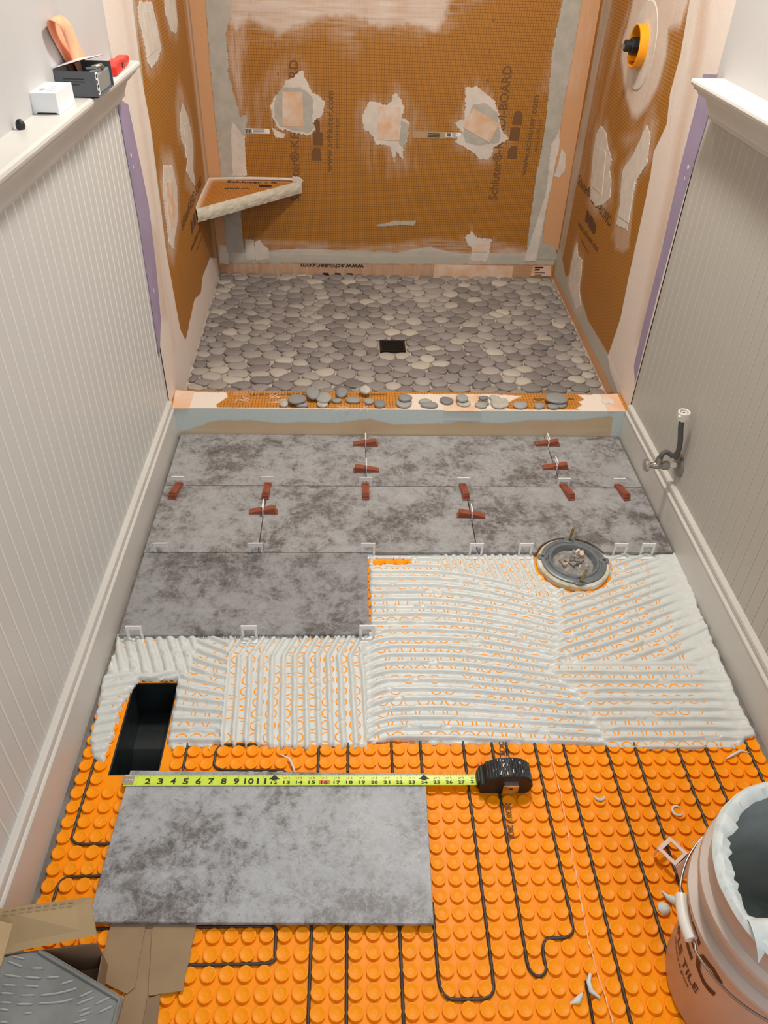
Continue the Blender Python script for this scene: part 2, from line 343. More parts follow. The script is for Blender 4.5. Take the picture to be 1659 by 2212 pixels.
# ---------------------------------------------------------------- outlines in metres (wall: along, height; floor: x, y)
D={'bk_damp_l':[[-0.584,1.2017],[-0.5954,1.103],[-0.6045,0.8529],[-0.6043,0.7048],[-0.603,0.4462],[-0.6087,0.2717],[-0.6139,0.1172],[-0.5285,0.1187],[-0.5359,0.1773],[-0.5358,0.2731],[-0.5049,0.4482],[-0.4981,0.5747],[-0.4757,0.6614],[-0.4756,0.6855],[-0.5026,0.6763],[-0.5113,0.7254],[-0.5261,0.785],[-0.5369,0.8432],[-0.53,0.8958],[-0.5335,0.9684],[-0.5049,1.0278],[-0.5079,1.1052],[-0.4984,1.2039]],
'bk_peach_l':[[-0.6629,1.1996],[-0.6712,1.0721],[-0.657,0.4169],[-0.6518,0.0524],[-0.6139,0.1172],[-0.6087,0.2717],[-0.603,0.4462],[-0.6043,0.7048],[-0.6045,0.8529],[-0.5954,1.103],[-0.5857,1.2016]],
'bk_peach_r':[[0.8301,1.2391],[0.8218,1.11],[0.8218,0.9151],[0.8161,0.7361],[0.8216,0.4744],[0.8065,0.4184],[0.8167,0.186],[0.8995,0.1491],[0.9013,0.2252],[0.8977,0.5434],[0.9054,0.8292],[0.905,1.1121],[0.9041,1.2411]],
'bk_damp_r':[[0.7441,1.2369],[0.7511,1.1082],[0.741,0.9995],[0.7376,0.9433],[0.7459,0.8256],[0.7524,0.7036],[0.7533,0.5882],[0.7461,0.4937],[0.7473,0.2964],[0.7502,0.1616],[0.7623,0.1081],[0.9019,0.1104],[0.8821,0.1638],[0.8167,0.186],[0.8065,0.4184],[0.8216,0.4744],[0.8161,0.7361],[0.8218,0.9151],[0.8218,1.11],[0.8301,1.2391]],
'bk_spot_r':[[0.8358,0.5899],[0.8583,0.5629],[0.8662,0.4961],[0.8447,0.4691],[0.8219,0.4725],[0.8326,0.5161]],
'bk_haze_top':[[-0.5205,1.2171],[-0.5234,1.0169],[-0.4925,0.9725],[-0.4359,1.0191],[-0.3936,0.9976],[-0.3337,0.9687],[-0.2438,0.9983],[-0.1547,1.0291],[-0.049,1.0347],[0.022,1.0079],[0.1111,1.0025],[0.1642,1.0114],[0.227,1.0053],[0.2727,0.9911],[0.305,1.0375],[0.3267,1.0974],[0.3319,1.2398]],
'bk_haze_top2':[[-0.487,1.218],[-0.5081,0.9948],[-0.4046,0.967],[-0.335,0.9456],[-0.1552,1.0035],[-0.0668,0.9209],[-0.0397,0.9137],[-0.0222,0.9839],[0.1117,0.9872],[0.2019,0.9741],[0.3074,1.0073],[0.391,1.0695],[0.4743,1.1158],[0.4597,1.2432]],
'bk_haze_l':[[-0.5234,1.1048],[-0.4203,1.1075],[-0.4359,1.0191],[-0.4672,0.8957],[-0.4708,0.7664],[-0.4665,0.6822],[-0.4888,0.5945],[-0.5081,0.6984],[-0.5366,0.8464]],
'bk_p1':[[-0.2438,0.8502],[-0.2222,0.8037],[-0.2066,0.7682],[-0.1799,0.7628],[-0.1548,0.7391],[-0.1681,0.6895],[-0.1958,0.6733],[-0.203,0.6606],[-0.1967,0.6387],[-0.225,0.6158],[-0.2525,0.6184],[-0.2867,0.624],[-0.348,0.6354],[-0.3728,0.6788],[-0.3772,0.7158],[-0.3619,0.7466],[-0.3333,0.7773],[-0.3118,0.8076]],
'bk_p1d':[[-0.3402,0.7742],[-0.3127,0.7898],[-0.2527,0.7911],[-0.2167,0.768],[-0.204,0.7441],[-0.2095,0.6699],[-0.2,0.6449],[-0.2248,0.6222],[-0.2864,0.6304],[-0.3406,0.6451],[-0.3626,0.6791],[-0.363,0.7283]],
'bk_s1':[[-0.3269,0.7727],[-0.2467,0.7733],[-0.2473,0.6471],[-0.3323,0.6471]],
'bk_p1b':[[-0.3785,0.6411],[-0.3486,0.6259],[-0.3215,0.6169],[-0.3293,0.6008],[-0.3636,0.6032]],
'bk_p2':[[0.123,0.7817],[0.1509,0.7581],[0.1659,0.7278],[0.1538,0.6903],[0.1891,0.6723],[0.1852,0.6084],[0.1657,0.5755],[0.168,0.5227],[0.1381,0.5618],[0.1327,0.5153],[0.1093,0.5808],[0.0531,0.5862],[0.0314,0.6244],[0.0034,0.643],[-0.004,0.6869],[0.0058,0.7243],[0.0292,0.7462],[0.0564,0.7438],[0.0907,0.7323],[0.1105,0.7511]],
'bk_p2d':[[0.1543,0.6778],[0.1859,0.6659],[0.1817,0.6083],[0.1657,0.5755],[0.1476,0.5882]],
'bk_s2':[[0.0601,0.7316],[0.1501,0.7287],[0.1506,0.6012],[0.0583,0.6038]],
'bk_p3':[[0.4064,0.8061],[0.4537,0.8072],[0.5044,0.7782],[0.5346,0.7544],[0.5535,0.7115],[0.5666,0.6614],[0.6069,0.6205],[0.5878,0.6039],[0.5541,0.5901],[0.5319,0.5368],[0.4962,0.536],[0.4572,0.5684],[0.413,0.5872],[0.3836,0.5996],[0.4082,0.6388],[0.3701,0.6762],[0.4111,0.6834],[0.4133,0.7333]],
'bk_p3d':[[0.4463,0.7463],[0.4939,0.7505],[0.5459,0.7176],[0.5581,0.6739],[0.5698,0.6359],[0.5667,0.6034],[0.4835,0.5886],[0.4258,0.6005],[0.4123,0.6325],[0.4192,0.6709]],
'bk_s3':[[0.4479,0.731],[0.5616,0.674],[0.5279,0.6026],[0.412,0.6581]],
'bk_p4':[[0.0604,0.2506],[0.1417,0.2705],[0.2384,0.2737],[0.2284,0.2514],[0.1798,0.2528],[0.068,0.2456]],
'bk_p5':[[0.4635,0.2018],[0.4908,0.2323],[0.5166,0.2027],[0.5858,0.1963],[0.5805,0.1427],[0.5742,0.0959],[0.5003,0.0986],[0.4984,0.1567],[0.4732,0.1792]],
'bk_s5':[[0.4999,0.1797],[0.5761,0.181],[0.5694,0.1387],[0.5001,0.139]],
'bk_base_damp':[[-0.6451,0.1167],[-0.5285,0.1187],[-0.4237,0.1268],[-0.2981,0.1374],[-0.047,0.1353],[0.1636,0.1303],[0.3097,0.1604],[0.4068,0.1344],[0.5454,0.1303],[0.7576,0.1403],[0.8975,0.1362],[0.8869,0.084],[0.1019,0.0755],[-0.3851,0.074],[-0.646,0.0676]],
'bk_base_haze':[[-0.591,0.1176],[-0.5241,0.1712],[-0.3794,0.1737],[-0.0471,0.1585],[0.1622,0.1663],[0.3073,0.1961],[0.4549,0.1882],[0.6457,0.1809],[0.7545,0.1616],[0.7591,0.1296],[-0.594,0.0856]],
'bk_chunk1':[[-0.5237,0.1754],[-0.4864,0.1781],[-0.485,0.0874],[-0.5231,0.0825],[-0.5276,0.1293]],
'bk_chunk2':[[-0.4831,0.1678],[-0.4578,0.1745],[-0.4432,0.1475],[-0.4228,0.1416],[-0.4241,0.0884],[-0.4832,0.0832]],
'bk_chunk3':[[-0.6455,0.1525],[-0.6045,0.149],[-0.6086,0.0639],[-0.6481,0.0676]],
'bk_strip':[[-0.6462,0.0654],[-0.3852,0.0719],[0.1019,0.0733],[0.8829,0.0817],[0.8856,0.013],[0.104,0.0007],[-0.6669,-0.0114]],
'bk_text':[[-0.2883,0.3664],[-0.2391,0.8853],[0.5748,0.3691],[0.5749,0.8853],[-0.1404,0.4704],[-0.1301,0.7808],[0.6931,0.4718],[0.7017,0.7829],[-0.1042,0.5631],[-0.1012,0.6816],[0.735,0.5659],[0.7357,0.6876]],
'bk_logo':[[-0.1956,0.5413],[-0.1883,0.6008],[-0.2003,0.6534],[0.6326,0.5638],[0.6308,0.636],[0.634,0.6976]],
'bk_label1':[[-0.493,0.6349],[-0.387,0.6354],[-0.3882,0.6161],[-0.4946,0.6156]],
'bk_label2':[[0.3419,0.6369],[0.4057,0.6365],[0.4073,0.6188],[0.3432,0.6192]],
'bk_label3':[[0.2068,0.6393],[0.3416,0.6405],[0.3438,0.6121],[0.2082,0.6128]],
'bk_www':[[0.0084,0.0718],[-0.28,0.0671]],
'bk_cornertag':[[0.7926,0.0781],[0.8747,0.0794],[0.8805,0.0308],[0.7847,0.0293]],
'bk_strip_pale':[[-0.5853,0.0664],[-0.3852,0.0719],[0.1019,0.0733],[0.3325,0.0749],[0.3374,0.0044],[-0.592,-0.0058]],
'bk_stripseam':[[0.3325,0.0749],[0.3525,0.0046]],
'bk_nums':[[-0.3446,0.9346],[-0.3377,0.835],[-0.3438,0.5218],[-0.3394,0.3066],[-0.34,0.2158],[0.4959,1.0377],[0.4953,0.9344],[0.498,0.8298],[0.498,0.4202],[0.4964,0.318]],
'lf_pale':[[0.9111,1.2575],[0.9207,1.1657],[0.8917,0.9844],[0.9159,0.859],[0.8971,0.6885],[0.8766,0.5035],[0.9152,0.2134],[0.9734,0.1336],[0.6438,0.0962],[0.5866,0.2326],[0.6044,0.4521],[0.6306,0.7228],[0.6159,0.9941],[0.6355,1.2112],[0.6207,1.2745]],
'lf_bevel_shade':[[0.9388,1.2559],[0.915,1.1662],[0.8531,0.9555],[0.8793,0.867],[0.8328,0.5123],[0.8767,0.4736],[0.9085,0.6646],[0.9221,0.8576],[0.9059,0.9458],[0.9553,1.1624],[0.9903,1.2529]],
'lf_stripe':[[0.7139,0.6447],[0.801,0.5881],[0.7539,0.3242],[0.6805,0.3583],[0.6954,0.4857]],
'lf_base':[[1.9902,0.0503],[1.7104,0.1647],[1.463,0.1747],[1.3919,0.1425],[1.2273,0.1795],[1.1393,0.1636],[0.979,0.1399],[0.9142,0.2121],[0.6438,0.0962],[0.8439,0.0007],[1.8971,-0.01]],
'lf_purple':[[0.5821,0.9922],[0.6872,0.959],[0.7385,0.6894],[0.7152,0.5349],[0.6629,0.3665],[0.5684,0.2867],[0.5746,0.348],[0.5966,0.6837]],
'lf_corner':[[1.6891,1.212],[1.7553,1.0862],[1.8036,0.4718],[1.8546,0.1018],[1.9678,0.0259],[1.9058,0.4152],[1.8172,1.0803],[1.7666,1.2075]],
'lf_A':[[1.0086,1.1536],[1.1813,1.1331],[1.2114,1.078],[1.2332,1.0089],[1.1611,0.9899],[1.0384,0.9843],[0.9966,1.0069],[0.9951,1.0462],[0.9675,1.1065],[0.9736,1.1389]],
'lf_As':[[1.0352,1.1269],[1.1524,1.1145],[1.1598,1.0192],[1.0195,1.0192]],
'lf_B':[[1.4031,1.1531],[1.6058,1.1361],[1.5921,1.1018],[1.5835,1.0346],[1.5288,1.0114],[1.4313,1.0304],[1.3825,1.0795]],
'lf_C':[[1.4862,0.8052],[1.5674,0.7479],[1.6038,0.676],[1.5977,0.6225],[1.54,0.5815],[1.5544,0.5267],[1.523,0.5156],[1.3954,0.5984],[1.4655,0.6337],[1.3806,0.7068],[1.4031,0.7722]],
'lf_Cs':[[1.4548,0.741],[1.5682,0.7267],[1.5534,0.6334],[1.4301,0.6373]],
'lf_D':[[1.0208,0.7187],[1.1561,0.683],[1.1854,0.6048],[1.1266,0.5193],[0.9815,0.4674],[0.9342,0.5026],[0.9421,0.5797],[0.9629,0.6693]],
'lf_Ds':[[1.0075,0.6707],[1.1245,0.6473],[1.1004,0.5278],[0.9664,0.5217]],
'lf_text':[[1.1863,0.4588],[1.7134,0.4681],[1.2972,0.3401],[1.5375,0.3348],[1.4007,0.3017],[1.5609,0.2989]],
'lf_logo':[[1.3806,0.4061],[1.4466,0.4101],[1.5227,0.4082]],
'rt_corner':[[1.8644,1.2429],[1.861,1.1155],[1.8595,0.8361],[1.8897,0.546],[1.8755,0.2336],[1.8823,0.1556],[1.9827,0.0476],[1.8322,0.0496],[1.7884,0.184],[1.7858,0.2968],[1.7688,0.577],[1.7675,0.8521],[1.7353,1.1274],[1.6927,1.2528]],
'rt_front':[[0.9089,1.2978],[0.9238,1.2038],[0.8947,1.0754],[0.9074,0.9797],[0.8752,0.9005],[0.9309,0.8103],[0.9121,0.7479],[0.904,0.6666],[0.8941,0.4291],[0.8803,0.2866],[0.9191,0.1255],[0.8623,0.1002],[0.7325,0.0811],[0.6537,0.0984],[0.6328,0.1565],[0.6266,0.389],[0.65,0.6397],[0.6848,0.9071],[0.6956,1.0187],[0.6913,1.0736],[0.7374,1.2214],[0.76,1.3064]],
'rt_seam':[[0.8915,1.2988],[0.8806,1.2079],[0.8739,1.0897],[0.8763,0.9795],[0.8537,0.9175],[0.8254,0.8743],[0.8371,0.9691],[0.8317,1.0735],[0.8458,1.2112],[0.8573,1.3008]],
'rt_stripe':[[0.8573,1.3008],[0.8458,1.2112],[0.8046,1.1104],[0.7759,1.0039],[0.7739,0.9106],[0.7397,0.7697],[0.7218,0.5574],[0.6832,0.3061],[0.6299,0.3325],[0.6484,0.5571],[0.6744,0.7503],[0.7116,0.9009],[0.7218,1.0139],[0.741,1.14],[0.824,1.3027]],
'rt_purple':[[0.685,1.0063],[0.6896,1.0632],[0.5923,1.0792],[0.5871,0.9852],[0.6032,0.7843],[0.611,0.4861],[0.6044,0.1898],[0.6519,0.2313],[0.6637,0.3715],[0.6672,0.6061],[0.6874,0.8345]],
'rt_gasket':[[1.2011,0.9338],[1.2518,1.0488]],
'rt_valve':[[1.2064,1.111],[1.2456,0.9913],[1.2518,1.0488]],
'rt_halo':[[1.5307,1.2245],[1.4681,1.1525],[1.4769,1.0803],[1.5022,1.028],[1.475,0.9815],[1.3416,0.8935],[1.2248,0.853],[1.1601,0.8582],[1.0765,0.9116],[1.0257,0.9749],[1.0122,1.0578],[1.0443,1.1189],[0.9501,1.1388],[0.9317,1.2031],[0.9493,1.2649]],
'rt_arc':[[1.2976,0.7675],[1.1553,0.8132],[1.074,0.8723],[1.0428,0.926],[1.0058,0.9179],[1.0097,0.8702],[1.0868,0.8123],[1.216,0.7602]],
'rt_E':[[1.5719,0.7474],[1.4771,0.74],[1.4249,0.705],[1.343,0.6831],[1.3531,0.6473],[1.3009,0.6234],[1.277,0.5725],[1.3359,0.5298],[1.4397,0.4924],[1.5281,0.4968],[1.5626,0.5497],[1.6064,0.6408],[1.6082,0.7102]],
'rt_Es':[[1.5719,0.6743],[1.4323,0.689],[1.3777,0.5522],[1.5284,0.5387]],
'rt_F':[[1.1922,0.6904],[1.1123,0.7639],[1.0489,0.8617],[0.9867,0.8436],[0.9671,0.7674],[1.0268,0.7048],[1.0344,0.6545],[1.0125,0.5479],[1.1423,0.5231],[1.139,0.5861],[1.1818,0.6569]],
'rt_Fs':[[1.1369,0.6695],[1.0404,0.701],[1.0142,0.5705],[1.139,0.553]],
'rt_Fh':[[1.1742,0.5368],[1.1584,0.6082],[1.0206,0.6586],[0.9583,0.5064],[1.0043,0.4752],[1.0985,0.4503]],
'rt_G':[[1.6027,0.2961],[1.5517,0.2587],[1.4807,0.2668],[1.4479,0.2202],[1.4427,0.1657],[1.3681,0.1205],[1.4189,0.0792],[1.5411,0.0928],[1.6165,0.1131],[1.6262,0.1882],[1.6228,0.2473]],
'rt_peachbase':[[1.9932,0.0458],[1.9827,0.0476],[1.3758,0.0526],[1.0684,0.0595],[0.7847,0.0582],[0.8514,0.0081],[1.1024,-0.0018],[1.3043,0.0129],[1.751,-0.0157],[1.9616,-0.0028]],
'rt_damp':[[2.0037,0.0575],[1.9812,0.0459],[1.3758,0.0526],[1.0684,0.0595],[0.7715,0.0584],[0.6906,0.1054],[0.8077,0.1299],[0.9258,0.1331],[1.2396,0.116],[1.4242,0.148],[1.5418,0.1871],[1.6838,0.1138],[1.8367,0.1661],[1.8924,0.1668]],
'rt_text':[[1.76,0.485],[1.2039,0.4898],[1.6412,0.3513],[1.299,0.3652],[1.5406,0.3196],[1.4078,0.3157]],
'rt_logo':[[1.5195,0.423],[1.4621,0.4239],[1.404,0.422]],
'ct_sqL':[[-0.6323,0.6996],[-0.5684,0.6916],[-0.5689,0.5827],[-0.6218,0.5819]],
'ct_sqR':[[0.8003,0.6945],[0.8597,0.7017],[0.8585,0.5876],[0.7987,0.5838]],
'ct_paleL':[[-0.5715,0.6892],[-0.4623,0.6884],[-0.4556,0.6575],[-0.4706,0.6358],[-0.486,0.6092],[-0.4792,0.5833],[-0.5704,0.5819]],
'ct_paleM':[[0.1415,0.689],[0.4708,0.6887],[0.5246,0.6804],[0.4882,0.6495],[0.4456,0.625],[0.4719,0.5961],[0.1207,0.5849],[0.1099,0.6137],[0.1273,0.6554]],
'ct_paleR':[[0.7219,0.6931],[0.7377,0.6658],[0.7146,0.6473],[0.7216,0.6236],[0.6972,0.6055],[0.7151,0.5825],[0.8065,0.5781],[0.8059,0.6977]],
'ct_front':[[-0.6234,0.5904],[-0.1353,0.5924],[0.8578,0.5963],[0.853,0.5788],[-0.6193,0.5678]],
'ct_joint':[[0.2539,0.6879],[0.2566,0.5813],[0.378,0.5802],[0.3828,0.6902]],
'ct_text':[[-0.1997,0.686],[-0.3838,0.6827],[0.0698,0.6908],[0.0169,0.6898],[0.7042,0.6713],[0.5619,0.6689]],
'cf_grey':[[-0.6251,0.0997],[-0.2845,0.0977],[0.8535,0.1032],[0.8592,0.0784],[0.7971,0.0778],[0.707,0.0626],[0.5522,0.0613],[0.4458,0.0477],[0.3217,0.0556],[0.261,0.0461],[0.0926,0.0392],[0.0158,0.0618],[-0.1058,0.0447],[-0.1967,0.0475],[-0.2876,0.0431],[-0.3774,0.053],[-0.4675,0.0522],[-0.5133,0.0447],[-0.5295,0.0339],[-0.5925,0.0118],[-0.6239,0.0025],[-0.639,0.0024]],
'cf_greyR':[[0.81,0.1046],[0.8531,0.105],[0.8777,-0.0037],[0.8271,-0.0041],[0.8208,0.069]],
'cf_greyL':[[-0.6256,0.0962],[-0.5931,0.0965],[-0.61,-0.0064],[-0.6403,-0.0067]],
'cf_haze':[[-0.6139,0.0206],[-0.4398,0.0275],[-0.1366,0.021],[0.1704,0.0182],[0.8223,0.0328],[0.8291,0.0015],[-0.6176,-0.0065]],
'pebs':[[-0.2655,0.6113,0.0298,0.0501],[-0.2237,0.626,0.06,0.074],[-0.2073,0.603,0.0437,0.0384],[-0.1735,0.6543,0.0485,0.0714],[-0.1366,0.6392,0.0564,0.0708],[-0.1406,0.6118,0.04,0.058],[-0.0941,0.636,0.0363,0.0393],[-0.0785,0.676,0.0388,0.0644],[-0.0404,0.6408,0.0486,0.0512],[-0.0007,0.679,0.039,0.0525],[0.0109,0.6338,0.0364,0.0471],[0.047,0.6188,0.0403,0.0584],[0.1265,0.6233,0.0561,0.0753],[0.1307,0.6395,0.0466,0.0571],[0.1972,0.6359,0.0442,0.0428],[0.2097,0.5939,0.0582,0.0509],[0.2685,0.6418,0.0469,0.0592],[0.3194,0.6427,0.042,0.0621],[0.325,0.6266,0.0492,0.0521],[0.3916,0.6468,0.0372,0.0288],[0.3891,0.6277,0.0395,0.0284],[0.3799,0.5947,0.0391,0.0539],[0.4318,0.657,0.0374,0.0483],[0.4387,0.6162,0.0542,0.0754],[0.4579,0.6326,0.0347,0.0714],[0.5113,0.6146,0.0519,0.0584],[0.5733,0.609,0.0356,0.0489],[0.635,0.6451,0.0751,0.0818],[0.6447,0.6319,0.0499,0.0668],[0.619,0.5911,0.0443,0.0447]],
'bed':[[-0.6102,-0.3111],[-0.615,-0.4029],[-0.6063,-0.519],[-0.6026,-0.5901],[-0.5813,-0.6353],[-0.5562,-0.641],[-0.5541,-0.5907],[-0.5531,-0.5195],[-0.5421,-0.4461],[-0.5304,-0.4277],[-0.4443,-0.4284],[-0.4434,-0.4574],[-0.4408,-0.5449],[-0.439,-0.592],[-0.4242,-0.6093],[-0.2992,-0.5993],[-0.1513,-0.609],[-0.0184,-0.6106],[-0.0083,-0.5969],[0.0961,-0.6004],[0.1955,-0.6061],[0.3257,-0.6076],[0.4454,-0.6136],[0.6951,-0.6258],[0.7891,-0.6199],[0.8394,-0.5922],[0.8388,-0.5206],[0.8458,-0.327],[0.8547,-0.1324],[0.8634,-0.0001],[0.875,0.0351],[0.001,0.0341],[-0.0003,-0.286],[-0.6168,-0.2828]],
'cables':[[[-0.1125,-0.5981],[-0.1122,-0.6367],[-0.1121,-0.6674]],[[-0.051,-0.5988],[-0.0507,-0.6682]],[[0.0437,-0.5976],[0.0426,-0.6737]],[[0.1077,-0.5972],[0.105,-0.6789]],[[0.198,-0.5982],[0.1957,-0.6626],[0.1943,-0.7336],[0.1966,-0.8292],[0.1997,-0.9213],[0.1986,-1.0102],[0.1983,-1.0691],[0.1944,-1.0853],[0.1825,-1.0927],[0.1498,-1.094],[0.1228,-1.0935],[0.1102,-1.0884],[0.1055,-1.0708],[0.105,-1.0309],[0.1036,-0.9798],[0.102,-0.9371]],[[0.2591,-0.6012],[0.2594,-0.6412]],[[0.3531,-0.6011],[0.3517,-0.6777],[0.3502,-0.8062],[0.3499,-0.9307],[0.3525,-0.9845],[0.3474,-0.9961],[0.3335,-0.999],[0.3102,-1.0001],[0.2978,-1.0045],[0.2899,-1.0196],[0.2896,-1.0383],[0.2919,-1.0509],[0.2855,-1.0595],[0.2738,-1.0621],[0.2635,-1.0576],[0.2594,-1.0451],[0.26,-1.0137],[0.2583,-0.8932],[0.2603,-0.7346],[0.2614,-0.6413]],[[0.2915,-0.6004],[0.291,-0.6416]],[[0.415,-0.6007],[0.4144,-0.6731],[0.4151,-0.7305],[0.4131,-0.8081],[0.4128,-0.8738],[0.4164,-0.9402],[0.4134,-1.0075],[0.4149,-1.0628],[0.4131,-1.1454]],[[0.5054,-0.6017],[0.5036,-0.6632],[0.5075,-0.736],[0.5097,-0.8058],[0.5077,-0.8754],[0.5089,-0.9419],[0.5072,-1.0124],[0.5049,-1.0897]],[[0.571,-0.6048],[0.5681,-0.6935],[0.5672,-0.7603],[0.5703,-0.8134],[0.5692,-0.8818],[0.5714,-0.9202],[0.5712,-0.9862]],[[0.6642,-0.614],[0.6605,-0.6762],[0.6594,-0.7443],[0.664,-0.7955],[0.6629,-0.878]],[[0.7264,-0.6148],[0.7238,-0.6771],[0.7251,-0.739],[0.7244,-0.8139]],[[0.8214,-0.5958],[0.818,-0.6447],[0.8178,-0.6936],[0.82,-0.766]],[[-0.1132,-0.9654],[-0.1113,-1.0117],[-0.1104,-1.0698],[-0.1092,-1.1339]],[[-0.0491,-0.9666],[-0.0482,-1.1352]],[[0.0449,-0.9684],[0.0439,-1.0223],[0.0437,-1.073],[0.0435,-1.1373]],[[-0.4918,-0.9716],[-0.4157,-0.9723],[-0.3175,-0.9726],[-0.1854,-0.9735],[-0.1754,-0.9768],[-0.1729,-0.9877],[-0.1701,-1.0143],[-0.1723,-1.0269],[-0.1821,-1.0326],[-0.2,-1.0344],[-0.3174,-1.0327],[-0.4685,-1.0326],[-0.5262,-1.0329]],[[-0.578,-0.6199],[-0.5765,-0.6332],[-0.5763,-0.7096],[-0.5774,-0.7919],[-0.5764,-0.805],[-0.5686,-0.8143],[-0.5562,-0.8182],[-0.5077,-0.818],[-0.4832,-0.8184]],[[-0.4866,-0.877],[-0.5111,-0.8766],[-0.5579,-0.8775],[-0.5708,-0.8824],[-0.5756,-0.8916],[-0.5753,-0.9183],[-0.5715,-0.9529]],[[-0.3927,-0.588],[-0.3909,-0.6165],[-0.3897,-0.6639]],[[-0.241,-0.5978],[-0.2943,-0.596],[-0.3174,-0.5992],[-0.3269,-0.6094],[-0.3283,-0.6341],[-0.3283,-0.6484],[-0.3214,-0.6572],[-0.3068,-0.6595],[-0.1939,-0.661],[-0.1792,-0.6666],[-0.1745,-0.6795]]],
'sensor':[[0.3523,-1.0738],[0.3532,-1.09],[0.3522,-1.1107],[0.3502,-1.144]],
'chalk':[[0.3839,-0.5965],[0.382,-0.6559],[0.383,-0.7309],[0.3796,-0.7909],[0.3783,-0.8384],[0.3778,-0.8924],[0.3748,-0.9433],[0.3726,-0.9994],[0.3759,-1.0595],[0.3809,-1.102],[0.3834,-1.1457]],
'matprint':[[0.2804,-0.5977],[0.2768,-0.6546],[0.2697,-0.7446],[0.2661,-0.8198]],
'blobs':[[0.4616,-0.7405],[0.6116,-0.767],[0.5241,-0.9562],[0.5408,-0.9416],[0.3381,-1.0846],[0.358,-1.0737],[-0.1741,-0.6383],[-0.1698,-0.6603],[0.7836,-0.6363],[0.6897,-0.6144],[0.5899,-0.6476],[0.6324,-0.7189],[0.6136,-0.7948]],
'looseclip':[[0.5669,-0.816],[0.5815,-0.8555],[0.5551,-0.8759],[0.541,-0.8373],[0.5633,-0.8643]],
'ltile':[[-0.499,-0.6668],[0.1095,-0.6843],[0.1018,-0.98],[-0.495,-0.9641]],
'strip':[[-0.4645,-0.9649],[-0.4041,-0.966],[-0.4013,-1.078],[-0.4636,-1.0573]],
'strip2':[[-0.392,-0.9663],[-0.3156,-0.97],[-0.3204,-1.0756],[-0.3751,-1.0813]],
'strip3':[[-0.4065,-0.966],[-0.3786,-0.9689],[-0.3726,-1.1297],[-0.4165,-1.1287]],
'strip4':[[-0.377,-1.0867],[-0.3572,-1.0803],[-0.3521,-1.1301],[-0.3755,-1.1296]],
'box_tile':[[-0.5819,-1.0435],[-0.5356,-1.043],[-0.3925,-1.1143],[-0.3946,-1.1588],[-0.5875,-1.198]],
'combs':[[[-0.5795,-1.0532],[-0.5579,-1.0581]],[[-0.5847,-1.0603],[-0.557,-1.0698]],[[-0.545,-1.0718],[-0.5241,-1.0722]],[[-0.5837,-1.0798],[-0.5561,-1.0838]],[[-0.5505,-1.084],[-0.5236,-1.0859]],[[-0.5162,-1.0855],[-0.4977,-1.0847]],[[-0.4927,-1.0955],[-0.4737,-1.0899]],[[-0.5805,-1.0946],[-0.5577,-1.0959]],[[-0.5484,-1.0961],[-0.5238,-1.0975]],[[-0.5198,-1.1103],[-0.4946,-1.1083],[-0.4771,-1.1044],[-0.4659,-1.1012]],[[-0.5803,-1.1057],[-0.5596,-1.1069]],[[-0.5495,-1.1097],[-0.5255,-1.1098]],[[-0.4596,-1.1141],[-0.4397,-1.1052]],[[-0.5759,-1.1183],[-0.5572,-1.1196]],[[-0.5511,-1.1213],[-0.5254,-1.1219]],[[-0.5183,-1.1212],[-0.4982,-1.1208],[-0.4802,-1.1195],[-0.4666,-1.1156]],[[-0.4608,-1.1233],[-0.4355,-1.1146]],[[-0.4544,-1.1333],[-0.4374,-1.1287]],[[-0.5727,-1.1275],[-0.5593,-1.1294]],[[-0.5342,-1.1341],[-0.5235,-1.1335]],[[-0.4313,-1.1239],[-0.4115,-1.1143]],[[-0.4246,-1.1356],[-0.4048,-1.127]],[[-0.4526,-1.1399],[-0.4342,-1.1338]],[[-0.5667,-1.1447],[-0.5556,-1.1457]],[[-0.4577,-1.1479],[-0.4404,-1.145]]],
'flap2lo':[[-0.601,-1.0511],[-0.45,-1.0319]],
'flap2hi':[[-0.6141,-0.9983],[-0.4685,-0.9811]],
'flap3':[[-0.6121,-1.0163],[-0.5746,-1.0254],[-0.5724,-1.0852],[-0.5909,-1.1133]],
'duct':[[-0.5412,-0.4297],[-0.4466,-0.4305],[-0.4391,-0.6605],[-0.5384,-0.6784]],
'flange':[[0.5606,-0.047],[0.5663,0.0431],[0.5618,-0.1193],[0.4759,-0.0377],[0.6488,-0.0415]],
'wedges':[[0.0112,0.5279],[-0.0157,0.3827],[0.613,0.5348],[0.6157,0.4006],[-0.5644,0.2672],[-0.2985,0.2643],[-0.0027,0.2616],[0.2947,0.2634],[0.6043,0.2652],[0.7756,0.2663],[-0.288,0.1738],[0.2896,0.157]],
'clips2':[[-0.5593,-0.0003],[-0.3047,-0.002],[0.0003,-0.0056],[0.2972,-0.0054],[0.4341,-0.0015],[0.6987,-0.0014],[0.7757,-0.0013]],
'clips3':[[-0.5646,-0.3023],[-0.2909,-0.3038],[-0.0063,-0.3023]],
'drain':[[0.0639,1.2272],[0.1631,1.2298],[0.1618,1.1352],[0.0651,1.1367]],
'shelf':[[-0.657,1.8862],[-0.2763,1.9129],[-0.6399,1.4976]],
'grout':[[-0.6561,1.8448],[0.8832,1.8718]]}
